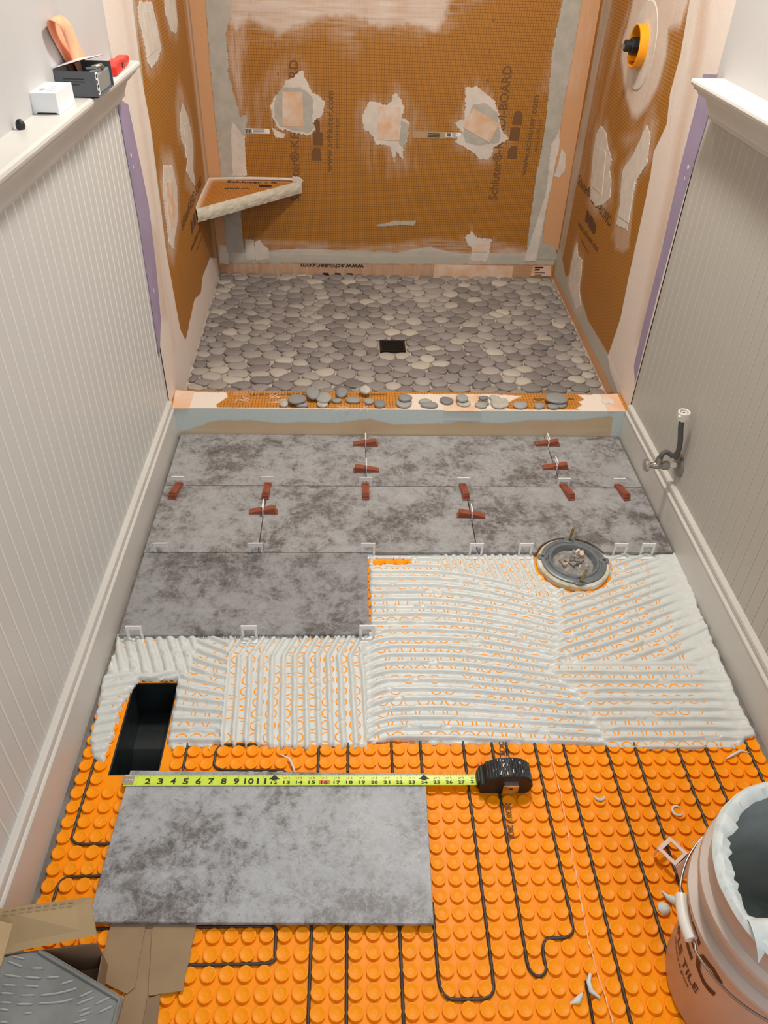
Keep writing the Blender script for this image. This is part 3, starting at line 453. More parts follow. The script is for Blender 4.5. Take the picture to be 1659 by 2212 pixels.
# ---------------------------------------------------------------- setting: walls
def fB(u, v, h=0): return (u, 1.90-h, v)
def fL(u, v, h=0): return (-.634-.0198*(u-.69)+h, u, v)
def fR(u, v, h=0): return (.874+.0174*(u-.69)-h, u, v)
def fCT(u, v, h=0): return (u, v, .097+h)
def fCF(u, v, h=0): return (u, .586-h, v)
def jag(poly, step=.004, amp=.003, seed=0, keep=False):
    P = [Vector(p) for p in poly]; out = []; n = len(P); s = 0
    for i in range(n):
        a, b = P[i], P[(i+1)%n]; L = (b-a).length; k = max(1, int(L/step)); nm = Vector((-(b-a).y, (b-a).x)).normalized()
        for j in range(k):
            p = a+(b-a)*(j/k); s += L/k
            w = float(fbm(np.array([p.x*90.]), np.array([p.y*90.]), seed, 3)[0])-.5+.5*(random.random()-.5)
            out.append(tuple(p+nm*(amp*2*w)))
    return out
def patch(name, poly, fn, h, m, parent, amp=.003, step=.004, seed=0, h0=-.001):
    mb = MB(); mb.prism(jag(poly, step, amp, seed) if amp else [tuple(p) for p in poly], h0, h, fn)
    return mb.build(name, m, parent, tri=True)
def film(name, fn, u0, u1, v0, v1, res, layers, m, parent=None, relief=.0012, extra=None):
    nu, nv = int((u1-u0)/res)+1, int((v1-v0)/res)+1
    X, Y = np.meshgrid(np.linspace(u0, u1, nu), np.linspace(v0, v1, nv), indexing='ij')
    A = np.zeros((nu, nv, 4)); A[..., 3] = 1
    j1 = fbm(X*55, Y*55, 3, 4)-.5; st1 = fbm(X*130, Y*9, 5, 3); st2 = fbm(X*9, Y*130, 6, 3); cl = fbm(X*14, Y*14, 9, 4)
    for ch, poly, op, feather, jamp, streak in layers:
        P = np.array(poly); mg = feather+jamp+.02
        i0, i1 = np.searchsorted(X[:, 0], [P[:, 0].min()-mg, P[:, 0].max()+mg]); k0, k1 = np.searchsorted(Y[0], [P[:, 1].min()-mg, P[:, 1].max()+mg])
        if i1 <= i0 or k1 <= k0: continue
        s = (slice(i0, i1), slice(k0, k1))
        d = sdist(X[s], Y[s], poly)+jamp*2*j1[s]
        a = np.clip(.5-d/feather, 0, 1)*op
        if streak: 
            t = st1[s] if streak > 0 else st2[s]
            a = a*np.clip(1-abs(streak)*(t*1.3+cl[s]*.9-.35), 0, 1)
        A[s][..., ch] = np.maximum(A[s][..., ch], a)
    A[..., 0] = A[..., 0]*(1-.9*np.where(A[..., 2] < .6, A[..., 2], 0))
    H = relief*(A[..., 0]*.8+A[..., 1]*.5+A[..., 2]*.4)*(.6+.8*fbm(X*30, Y*30, 8, 3))
    Xw, Yw, Zw = fn(X, Y, H)
    o = grid_obj(name, np.broadcast_to(Xw, X.shape), np.broadcast_to(Yw, X.shape), np.broadcast_to(Zw, X.shape), m, parent, A, np.stack([X, Y], -1))
    return o
def structure(o): o['kind'] = 'structure'; return o
def halo(poly, k):
    c = np.mean(np.array(poly), 0); return [tuple(c+(np.array(p)-c)*k) for p in poly]
tms = {}
def text_data(s):
    if s not in tms:
        cu = bpy.data.curves.new('lettering', 'FONT'); cu.body = s; cu.size = 1; cu.resolution_u = 2; cu.offset = .018
        o = bpy.data.objects.new('lettering', cu); COL.objects.link(o)
        me = bpy.data.meshes.new_from_object(o.evaluated_get(bpy.context.evaluated_depsgraph_get()))
        co = np.array([v.co[:] for v in me.vertices]) if len(me.vertices) else np.zeros((0, 3)); fs = [tuple(p.vertices) for p in me.polygons]
        bpy.data.objects.remove(o); bpy.data.curves.remove(cu); bpy.data.meshes.remove(me); tms[s] = (co, fs)
    return tms[s]
def add_text(mb, s, fn, a, b, h, off=.0004, mi=0, bold=0):
    co, fs = text_data(s); a = np.array(a); b = np.array(b); L = np.linalg.norm(b-a); d = (b-a)/L; nn = np.array([-d[1], d[0]])
    if isinstance(h, tuple): nn = np.array(h[1]); h = h[0]
    w = co[:, 0].max()-co[:, 0].min(); x = (co[:, 0]-co[:, 0].min())/w*L; y = co[:, 1]/.70*h
    vs = [fn(*(a+d*xx+nn*yy), off) for xx, yy in zip(x, y)]
    mb.add(vs, fs, mi)
def petals(mb, pts, fn, sx, sy, off, ang):
    for k, (u, v) in enumerate(pts):
        c, s = math.cos(ang), math.sin(ang)
        sh = [[(-.5,-.5),(.5,-.35),(.55,.2),(.2,.5),(-.5,.5)], [(-.5,-.5),(.5,-.5),(.55,0),(.5,.5),(-.5,.5)], [(-.5,-.5),(.2,-.5),(.55,-.2),(.5,.35),(-.5,.5)]][k%3]
        vs = [fn(u+c*a*sx-s*b*sy, v+s*a*sx+c*b*sy, off) for a, b in sh]; mb.add(vs, [tuple(range(5))], 0)

# back wall of the shower
lay = [(2, D['bk_peach_l'], 1, .004, .001, 0), (2, D['bk_peach_r'], 1, .004, .001, 0),
       (1, D['bk_base_damp'], 1, .006, .004, 0), (0, D['bk_base_haze'], .55, .03, .008, -.8),
       (0, D['bk_haze_top'], .9, .03, .012, -.35), (0, D['bk_haze_top2'], .55, .07, .02, -.9), (0, D['bk_haze_l'], .6, .04, .008, .8),
       (0, D['bk_strip'], .30, .01, 0, .4), (0, D['bk_strip_pale'], .60, .006, .002, .5), (2, D['bk_strip'], .30, .006, 0, .3)]
for k, s in (('bk_p1', 1.12), ('bk_p2', 1.2), ('bk_p3', 1.15), ('bk_p5', 1.2)): lay.append((0, halo(D[k], s), .55, .05, .012, .9))
lay.append((0, [(-.46,.62),(-.45,.75),(-.38,.84),(-.30,.90),(-.26,.90),(-.34,.80),(-.40,.72),(-.42,.63)], .3, .05, .01, .8))
lay.append((0, [(.02,.50),(-.03,.62),(.0,.70),(.2,.72),(.28,.66),(.24,.50),(.1,.46)], .3, .07, .015, 1.))
lay.append((0, [(.72,.80),(.86,.80),(.90,1.2),(.78,1.2)], .3, .06, .012, .8))
wall_back = structure(film('wall_back', fB, -.69, .93, -.03, 1.25, .0035, lay, M['board']))
MB().box((-.70, 1.9035, -.05), (.95, 1.96, 1.25)).build('stud_backing', M['wall'], wall_back)
MB().box((-.70, 1.895, 1.249), (.95, 1.96, 2.4)).build('drywall', M['wall'], wall_back)
patch('damp_thinset_band', D['bk_damp_l'], fB, .0022, M['damp'], wall_back, .003, seed=1)
patch('damp_thinset_band', D['bk_damp_r'], fB, .0022, M['damp'], wall_back, .003, seed=2)
def overl(base, k, op_poly): pass
for k in ('bk_p1', 'bk_p2', 'bk_p3', 'bk_p5', 'bk_p4', 'bk_spot_r', 'bk_p1b', 'bk_chunk1', 'bk_chunk2', 'bk_chunk3'):
    patch('thinset_patch', D[k], fB, .0019, M['patch'] if k != 'bk_p4' else M['damp'], wall_back, .0055 if len(D[k]) > 8 else .002, seed=len(k)+3)
for k in ('bk_p1d', 'bk_p2d', 'bk_p3d'): patch('damp_thinset', D[k], fB, .0023, M['damp'], wall_back, .003, seed=5)
for k in ('bk_s1', 'bk_s2', 'bk_s3', 'bk_s5'): patch('membrane_square', D[k], fB, .0034, M['square'], wall_back, 0)
# pale skim over the lower part of both damp bands
patch('thinset_patch', [(-.555,.45),(-.545,.62),(-.535,.66),(-.49,.60),(-.495,.45)], fB, .0030, M['patch'], wall_back, .004, seed=8)
patch('thinset_patch', [(.745,.10),(.80,.40),(.79,.60),(.815,.66),(.825,.60),(.815,.40),(.80,.10)], fB, .0030, M['patch'], wall_back, .003, seed=9)
mb = MB()
T = D['bk_text']
add_text(mb, 'Schluter®-KERDI-BOARD', fB, (T[0][0]+.012, T[0][1]-.02), (T[1][0]-.02, T[1][1]), .036)
add_text(mb, 'Schluter®-KERDI-BOARD', fB, (T[2][0]+.012, T[2][1]), (T[3][0]+.012, T[3][1]), .036)
add_text(mb, 'www.schluter.com', fB, (T[4][0]+.008, T[4][1]), (T[5][0]+.008, T[5][1]), .026)
add_text(mb, 'www.schluter.com', fB, (T[6][0]+.008, T[6][1]), (T[7][0]+.008, T[7][1]), .026)
add_text(mb, 'ANSI A118.10', fB, T[8], T[9], .012); add_text(mb, 'ANSI A118.10', fB, T[10], T[11], .012)
petals(mb, D['bk_logo'][:3], fB, .05, .042, .0004, PI/2); petals(mb, D['bk_logo'][3:], fB, .05, .042, .0004, PI/2)
mb.build('board_lettering', M['inkfade'], wall_back)
mb = MB()
for (u, v), s in zip(D['bk_nums'], ('30', '40', '20', '10', '5', '40', '30', '20', '10', '5')):
    add_text(mb, s, fB, (u, v-.008), (u, v+.008), .007)
mb.build('ruler_numbers', M['inkfade'], wall_back)
A = D['bk_www']; mb = MB(); add_text(mb, 'www.schluter.com', fB, A[0], (A[1][0], A[0][1]), (.020, (0, -1)), .003)
for k in range(3): mb.add([fB(-.19+.055*k+a, .022+b, .003) for a, b in ((0,-.02),(.045,-.02),(.035,.008),(.01,.008))], [(0,1,2,3)])
mb.build('strip_lettering', M['black'], wall_back)
A = D['bk_cornertag']; patch('membrane_corner', A, fB, .005, M['fleece'], wall_back, 0)
mb = MB()
for k, (w, h) in enumerate(((.05, .007), (.028, .008), (.06, .003), (.04, .003))):
    x, z = A[0][0]+.004+.002*k, A[0][1]-.010-.011*k; mb.add([fB(x, z, .0056), fB(x+w*.8, z, .0056), fB(x+w*.8+.004, z+h, .0056), fB(x+.004, z+h, .0056)], [(0,1,2,3)])
mb.build('corner_print', M['black'], wall_back)
for k, nb in (('bk_label1', 2), ('bk_label2', 1), ('bk_label3', 0)):
    P = D[k]; u0, u1, v0, v1 = P[0][0], P[1][0], P[2][1], P[0][1]
    lb = MB().prism([(u0,v0),(u1,v0),(u1,v1),(u0,v1)], -.0005, .0010, fB).build('barcode_label' if nb else 'blank_label', M['white'] if nb else M['cardlight'], wall_back)
    mb = MB(); wd_ = u1-u0; ht = v1-v0
    if nb:
        L = min(wd_*.3, .03)
        for i in range(9): 
            x = u0+.004+L*i/9; mb.add([fB(x+a, v0+b, .0014) for a, b in ((0, ht*.12), (L*.07*(1+i%2*.5), ht*.12), (L*.07*(1+i%2*.5), ht*.88), (0, ht*.88))], [(0,1,2,3)])
        for r in range(4): 
            x = u0+L+.008; mb.add([fB(x+a, v0+ht*(.15+.2*r)+b, .0014) for a, b in ((0,0), (wd_-L-.02-.01*(r%2), 0), (wd_-L-.02-.01*(r%2), ht*.08), (0, ht*.08))], [(0,1,2,3)])
    else:
        for r in range(3): mb.add([fB(u0+.06+a, v0+ht*(.2+.22*r)+b, .0014) for a, b in ((0,0),(.05,0),(.05,ht*.1),(0,ht*.1))], [(0,1,2,3)])
    mb.build('label_print', M['black'], lb)
MB().prism([(D['bk_stripseam'][0][0], .004), (.70, .004), (.70, .076), (D['bk_stripseam'][0][0], .076)], 0, .0016, fB).build('strip_overlap', M['square'], wall_back)

# shower side walls
def bright(k): return D[k]
layL = [(0, [(.55,-.05),(.70,-.05),(.71,.3),(.74,.6),(.76,1.0),(.80,1.35),(.55,1.35)], 1, .004, 0, 0), (0, D['lf_pale'], 1, .004, .002, 0), (1, D['lf_bevel_shade'], .75, .006, .001, 0), (2, D['lf_stripe'], .45, .03, .004, .3), (2, [(.76,.2),(.80,.2),(.84,.7),(.86,1.3),(.80,1.3),(.79,.7)], .28, .05, .006, .5), (0, D['lf_base'], 1, .003, .006, 0),  # the grey strip beside the pale band paints the shaded bevel of the board edge
        (2, D['lf_corner'], .5, .01, 0, .3), (1, [(1.80,0),(1.95,0),(1.95,1.3),(1.835,1.3),(1.82,.5)], .5, .012, .002, 0), (0, [(1.80,.3),(1.86,.3),(1.86,1.3),(1.82,1.3)], .5, .03, .004, 0)]
for k, s in (('lf_A', 1.1), ('lf_B', 1.1), ('lf_C', 1.3), ('lf_D', 1.2)): layL.append((0, halo(D[k], s*1.12), .6, .05, .01, .7))
wall_sl = structure(film('wall_shower_left', fL, .597, 1.905, -.03, 1.30, .0035, layL, M['board']))
MB().box((-.76, .597, 1.299), (-.636, 1.95, 2.4)).build('drywall', M['wall'], wall_sl)
MB().box((-.76, .60, -.05), (-.672, 1.95, 2.4)).build('stud_backing', M['wall'], wall_sl)
for k, a in (('lf_A', .003), ('lf_B', .003), ('lf_C', .003), ('lf_D', .003)): patch('thinset_patch', D[k], fL, .0018, M['patch'], wall_sl, a*1.5, seed=len(k)+ord(k[-1]))
for k in ('lf_As', 'lf_Cs', 'lf_Ds'): patch('membrane_square', D[k], fL, .0032, M['patch'] if k != 'lf_Ds' else M['square'], wall_sl, 0)
patch('purple_drywall_strip', D['lf_purple'], fL, .0012, M['purple'], wall_sl, .002, .006)
mb = MB(); T = D['lf_text']; add_text(mb, 'Schluter®-KERDI-BOARD', fL, T[0], T[1], .036); add_text(mb, 'www.schluter.com', fL, T[2], T[3], .024); add_text(mb, 'ANSI A118.10', fL, T[4], T[5], .010)
petals(mb, D['lf_logo'], fL, .055, .045, .0004, 0); mb.build('board_lettering', M['ink'], wall_sl)

layR = [(0, [(.55,-.05),(.72,-.05),(.72,.3),(.74,.7),(.80,1.0),(.84,1.35),(.55,1.35)], 1, .004, 0, 0), (0, D['rt_front'], 1, .004, .002, 0), (1, D['rt_seam'], .85, .006, .001, 0), (2, D['rt_stripe'], .55, .06, .008, .3), (0, D['rt_halo'], .95, .03, .004, .2),
        (0, halo(D['rt_halo'], 1.12), .4, .08, .01, .9), (0, D['rt_arc'], .5, .05, .006, .6), (0, D['rt_Fh'], .45, .02, .004, .3),
        (1, D['rt_damp'], 1, .006, .003, 0), (1, D['rt_corner'], .8, .008, .001, .2), (0, D['rt_corner'], .35, .02, .002, .9), (2, D['rt_peachbase'], 1, .003, 0, 0)]
for k, s in (('rt_E', 1.12), ('rt_F', 1.15), ('rt_G', 1.05)): layR.append((0, halo(D[k], s*1.12), .62, .05, .01, .7))
layR.append((0, [(1.55,.70),(1.62,.72),(1.60,.95),(1.50,1.15),(1.45,1.25),(1.42,1.2),(1.52,1.05),(1.56,.9)], .5, .03, .004, .8))
layR.append((0, [(1.66,.5),(1.78,.5),(1.80,1.3),(1.70,1.3)], .35, .06, .01, .9))
wall_sr = structure(film('wall_shower_right', fR, .597, 1.905, -.03, 1.30, .0035, layR, M['board']))
MB().box((.876, .597, 1.299), (1.0, 1.95, 2.4)).build('drywall', M['wall'], wall_sr)
MB().box((.90, .60, -.05), (1.0, 1.95, 2.4)).build('stud_backing', M['wall'], wall_sr)
for k in ('rt_E', 'rt_F', 'rt_G'): patch('thinset_patch', D[k], fR, .0018, M['patch'], wall_sr, .0045, seed=ord(k[-1]))
for k in ('rt_Es', 'rt_Fs'): patch('membrane_square', D[k], fR, .0032, M['patch'], wall_sr, 0)
patch('purple_drywall_strip', D['rt_purple'], fR, .0012, M['purple'], wall_sr, .0015, .006)
mb = MB(); T = D['rt_text']; add_text(mb, 'Schluter®-KERDI-BOARD', fR, T[0], T[1], (.036, (0, 1))); add_text(mb, 'www.schluter.com', fR, T[2], T[3], (.024, (0, 1))); add_text(mb, 'ANSI A118.10', fR, T[4], T[5], (.010, (0, 1)))
petals(mb, D['rt_logo'], fR, -.055, .045, .0004, 0); mb.build('board_lettering', M['ink'], wall_sr)
# sealing gasket round the valve
vy, vz = 1.252, 1.049; vx = fR(vy, vz)[0]
def fV(a, b, h): return (vx-h, vy-a, vz+b)
MB().lathe([(.062, .0012), (.062, .0045), (.122, .0040), (.126, .0012)], 48, fV).build('sealing_gasket', M['patch'], wall_sr, smooth=.6)

# room walls with beadboard wainscot, rails and baseboards
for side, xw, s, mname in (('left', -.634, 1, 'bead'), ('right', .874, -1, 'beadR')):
    X = lambda d: xw+s*d
    w = structure(MB().box((min(X(-.1), X(-.003)), -2.5, -.05), (max(X(-.1), X(-.003)), .599, 1.06)).build('wall_'+side, M['wall']))
    MB().box((min(X(-.1), X(.0028)), -2.5, 1.06), (max(X(-.1), X(.0028)), .599, 2.4)).build('drywall', M['wall'], w)
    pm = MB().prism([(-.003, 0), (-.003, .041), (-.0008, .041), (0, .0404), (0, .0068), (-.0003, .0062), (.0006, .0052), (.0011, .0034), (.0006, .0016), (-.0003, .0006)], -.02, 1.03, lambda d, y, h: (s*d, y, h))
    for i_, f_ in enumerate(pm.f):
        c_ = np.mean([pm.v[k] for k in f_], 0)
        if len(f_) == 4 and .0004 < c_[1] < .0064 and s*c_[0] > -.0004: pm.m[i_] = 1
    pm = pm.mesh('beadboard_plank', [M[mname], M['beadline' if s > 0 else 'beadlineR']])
    y = .597-.041
    while y > -1.75:
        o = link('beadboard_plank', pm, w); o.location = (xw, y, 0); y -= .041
    dep = .072 if s > 0 else .083
    pr = [(-.001, 1.076), (dep-.006, 1.076), (dep-.001, 1.073), (dep, 1.068), (dep-.002, 1.062), (dep-.010, 1.058), (dep-.012, 1.052), (dep-.020, 1.050), (dep-.026, 1.040), (.034, 1.030), (.026, 1.012), (.024, 1.008), (.024, .998), (.016, .992), (.012, .984), (-.001, .982)]
    ye = .585 if s > 0 else .552
    mb = MB().prism(pr, -2.4, ye, lambda d, z, h: (X(d), h, z)); structure(mb.build('trim_1' if s > 0 else 'trim_2', M['trim'], smooth=.5))
    br = [(-.001, -.0178), (.016, -.0178), (.016, .088), (.0175, .090), (.0175, .094), (.015, .097), (.012, .0985), (.012, .109), (.0135, .111), (.0125, .118), (.008, .122), (-.001, .122)]
    structure(MB().prism(br, -2.4, .59, lambda d, z, h: (X(d), h, z)).build('baseboard_'+side, M['basepaint'], smooth=.5))
    if s > 0:
        mb = MB()
        for i in range(10):
            yy = .35-.05*i-random.random()*.03; mb.add([(X(.0125), yy, .118), (X(.0128), yy+.03, .119), (X(.0118), yy+.028, .1205), (X(.0118), yy+.004, .1205)], [(0,1,2,3)])
structure(MB().box((-.76, -2.5, 2.4), (1.0, 1.96, 2.45)).build('ceiling', M['ceil']))
# ---------------------------------------------------------------- floor, mat, thinset bed, tiles
dx0, dx1, dy0, dy1 = -.544, -.441, -.668, -.430
def holed(mb, x0, x1, y0, y1, z0, z1):
    for a in ((x0, dx0, y0, y1), (dx1, x1, y0, y1), (dx0, dx1, y0, dy0), (dx0, dx1, dy1, y1)): mb.box((a[0], a[2], z0), (a[1], a[3], z1))
    return mb
fc = (.5605, -.040)
floor = structure(holed(MB(), -.64, .88, -2.5, .60, -.06, -.0178).build('floor', M['subfloor']))
msheet = holed(MB(), -.604, .846, -1.70, .585, -.0176, -.0168).build('uncoupling_mat', M['mat'], floor)
PT = .031; LX = .119; LY = -1.1115
def stud_mb(cx=0, cy=0, cut=False):
    pr = [(.0122, 0), (.0130, .0042), (.0133, .0054), (.0126, .0058), (.0108, .0055), (.0070, .0044), (.0030, .0039), (.0006, .0043)]
    mb = MB(); mb.lathe(pr, 12, lambda x, y, z: (x, y, z)); mb.add([(.0006*math.cos(2*PI*j/12), .0006*math.sin(2*PI*j/12), .0043) for j in range(12)], [tuple(range(12))]); return mb
sm = stud_mb().mesh('stud', M['mat'], smooth=.9)
studs = []
for i in range(-24, 25):
    for j in range(-8, 37):
        x, y = LX+PT*i, LY+PT*j
        if x < -.594 or x > .838 or y > -.0: continue
        if dx0-.013 < x < dx1+.013 and dy0-.013 < y < dy1+.013: continue
        if (x-fc[0])**2+(y-fc[1])**2 < .108**2: continue
        studs.append((x, y))
def seen(x, y):
    if y < -1.15 or y > -.62: return False
    if -.51 < x < .115 and -.99 < y < -.66: return False
    if x < -.31 and y < -.97: return False
    if (x-.63)**2+(y+1.085)**2 < .19**2: return False
    return -.60 < x < .34+.9*(y+1.15)+.25
vis = sorted([s for s in studs if seen(*s)], key=lambda s: (s[0]+.045)**2+(s[1]+1.584)**2)
near = set(vis[:300]); 
for s in vis[:300]:
    o = link('stud', sm, msheet); o.location = (s[0], s[1], -.0170)
vs = np.array([v.co[:] for v in sm.vertices]); fs = [tuple(p.vertices) for p in sm.polygons]; mb = MB()
for s in studs:
    if s not in near: mb.add(vs+np.array([s[0], s[1], -.0170]), fs)
me = bpy.data.meshes.new('studs'); me.from_pydata(mb.v, [], mb.f); me.materials.append(M['mat']); me.polygons.foreach_set('use_smooth', [True]*len(mb.f))
tag(link('studs', me, msheet), kind='stuff')
mb = MB(); pts = D['chalk']; q = []
for (a, b), (c, d) in zip(pts, pts[1:]):
    for k in range(8): q.append((a+(c-a)*k/8+random.uniform(-.001, .001), b+(d-b)*k/8, -.0108+random.uniform(-.0006, .0004)))
mb.tube(q, [.0005+.0011*random.random()**2 for _ in q], 6); mb.build('chalk_line', M['chalk'], msheet)
mb = MB(); P = D['matprint']; fM = lambda u, v, h: (u, v, -.0109+h)
add_text(mb, 'OCEL A', fM, (P[0][0]-.006, P[0][1]), (P[1][0]-.006, P[1][1]), .011); add_text(mb, '20230117 28628', fM, (P[2][0]-.004, P[2][1]), (P[3][0]-.004, P[3][1]), .011)
mb.build('mat_print', M['ink'], msheet)

# thinset bed with trowel ridges
def bed():
    r = .0023
    X, Y = np.meshgrid(np.arange(-.625, .872, r), np.arange(-.655, .006, r), indexing='ij')
    d = sdist(X, Y, [(a+(.007 if a > .8 else 0), b) for a, b in D['bed']])+.006*(fbm(X*45, Y*45, 2, 4)-.5)*2
    teeth = np.abs(((X/.0255) % 1)-.5)*2
    d = d-np.where((X < -.01) & (X > -.43) & (Y < -.58), .016*np.clip(.55-teeth, 0, 1)*2*vn(X*40, Y*0, 4), 0)
    fr = np.sqrt((X-fc[0])**2+(Y-fc[1])**2); d = np.maximum(d, .103+.006*(fbm(X*60, Y*60, 4, 3)-.5)*2-fr)
    gap = sdist(X, Y, [(.02,-.013),(.115,-.013),(.115,-.036),(.02,-.038)])+.004*(fbm(X*90, Y*90, 5, 2)-.5)*2; d = np.maximum(d, -gap)
    wob = (fbm(X*7, Y*7, 11, 3)-.5)*.006+(fbm(X*40, Y*40, 12, 2)-.5)*.0016
    k = np.interp(-Y, [.05, .1, .25, .41, .54, .62], [.78, .78, .65, .5, .24, .1])
    pD = (Y+k*np.maximum(0, X-.12)**2+.35*np.maximum(0, .06-X)**2*np.where(Y < -.28, 14., 0)+wob)/.0262
    se = np.interp(-Y, [.1, .28, .40], [.42, .38, .27]); pE = (Y-se*(X-.47)+wob)/.0262+.35
    pF = (Y+.012*(X-.47)+wob)/.0262+.15; pC = (X-.06*np.clip(Y+.36, 0, 1)*8+.10*(Y+.5)*.6+wob)/.0262; pB = (Y+np.interp(-Y, [.33, .42, .55], [.5, .3, .03])*(X+.38)+wob)/.0262
    pA = (Y-.27*(X+.58)+wob*1.6)/.0250; pT = (X+.4*(Y+.37)+wob*2)/.026; pG = (X+.20*(Y+.05)+wob)/.0215
    vline = np.interp(-Y, [.0, .166, .325, .411, .47, .66], [.50, .493, .466, .426, .47, .52])+.012*(fbm(X*20, Y*20, 21, 2)-.5)
    ph = pD.copy(); reg = np.zeros(X.shape, int)
    def put(m, p, n): ph[m] = p[m]; reg[m] = n
    put((X > vline) & (Y > -.385), pE, 1); put((X > vline) & (Y <= -.385), pF, 2)
    put((X > .20) & (X < .475) & (Y > -.055-.9*np.maximum(0, X-.12)**2), pG, 3)
    put((X < -.012+.01*(fbm(X*25, Y*25, 22, 2)-.5)) & (Y < -.30), pC, 4); put((X < -.325-.05*(Y+.6)) & (Y < -.30), pB, 5)
    put((X < -.44) & (Y < -.405), pA, 6); put((X < -.42) & (Y >= -.405), pT, 7)
    t = (ph % 1)-.5; amp = .55+.6*fbm(X*9, Y*9, 31, 3)
    w = np.where(np.isin(reg, (6, 7)), .36, .24)
    ridge = np.sqrt(np.clip(1-(np.abs(t)/w)**2.2, 0, 1))*(.0086*amp+.0014)
    ridge = np.where(reg == 3, ridge*.7, ridge); ridge = np.where(np.isin(reg, (6, 7)), ridge*(.55+.6*fbm(X*30, Y*30, 41, 3)), ridge)
    mess = np.clip((X-.76)/.05, 0, 1)*np.clip(.35+1.3*vn(X*14, Y*14, 77), 0, 1); ridge = ridge*(1-.8*mess)+mess*(.0045*fbm(X*45, Y*45, 78, 4))
    ridge = ridge*np.where(fbm(X*16, Y*60, 79, 3) > .70, .55, 1)+.0007*(fbm(X*120, Y*120, 80, 2)-.5)*(ridge > .001)
    # smeared seams where trowel passes meet
    seam = np.minimum.reduce([np.where(Y < -.05, np.abs(X-vline), 1), np.where((Y > -.40) & (X > .46), np.abs(Y+.385), 1), np.where(Y < -.30, np.abs(X+.004), 1)])
    sm_ = np.clip(1-seam/.012, 0, 1); ridge = ridge*(1-.75*sm_)+sm_*.0028*fbm(X*60, Y*60, 51, 3)
    tr = -.0121+.0030*(fbm(X*34, Y*34, 61, 3)-.48)+.0022*(fbm(X*9, Y*9, 62, 2)-.5)+np.where(np.isin(reg, (6, 7)), .0014, 0)
    tr = np.maximum(tr, -.01178+.0002*vn(X*200, Y*200, 7))
    edge = np.clip(-d/.007, 0, 1)
    rim = np.where(X > .80, .0035*np.clip(1+d/.03, 0, 1), 0)
    Z = tr+ridge+rim; Z = -.0185+(Z+.0185)*np.sqrt(edge)
    o = grid_obj('thinset_bed', X, Y, Z, M['thinset'], floor, mask=d < .001)
    tag(o, 'pale grey wet thinset combed into trowel ridges')
bed()

# set tiles
def tile(poly, z0=-.0095, z1=0, c=(1, 1, 1)):
    cx = sum(p[0] for p in poly)/len(poly); cy = sum(p[1] for p in poly)/len(poly)
    o = MB().prism([(x-cx, y-cy) for x, y in poly], z0, z1).build('tile', M['tile'], floor, bevel=.0008, seg=1); o.location = (cx, cy, 0); o.color = (*c, 1); return o
g = .0011; x2, x3 = -.2997, .3025
R4 = lambda a, b, c, d: [(a, c), (b, c), (b, d), (a, d)]
tile(R4(-.607, -g, .3035, .584)); tile(R4(g, .601-g, .3035, .584)); tile(R4(.601+g, .852, .3035, .584))
tile(R4(-.607, x2-g, .0012, .3013)); tile(R4(x2+g, x3-g, .0012, .3013))
arc = [(fc[0]+.103*math.cos(a)+random.uniform(-.0015, .0015), fc[1]+.103*math.sin(a)) for a in np.linspace(PI-.41, .41, 16)]
tile([(x3+g, .0012), (arc[0][0]-.012, .0012)]+arc+[(arc[-1][0]+.008, .0012), (.852, .0012), (.852, .3013), (x3+g, .3013)])
tile(R4(-.605, -g, -.2990, -.0012), c=(.86, .86, .87))
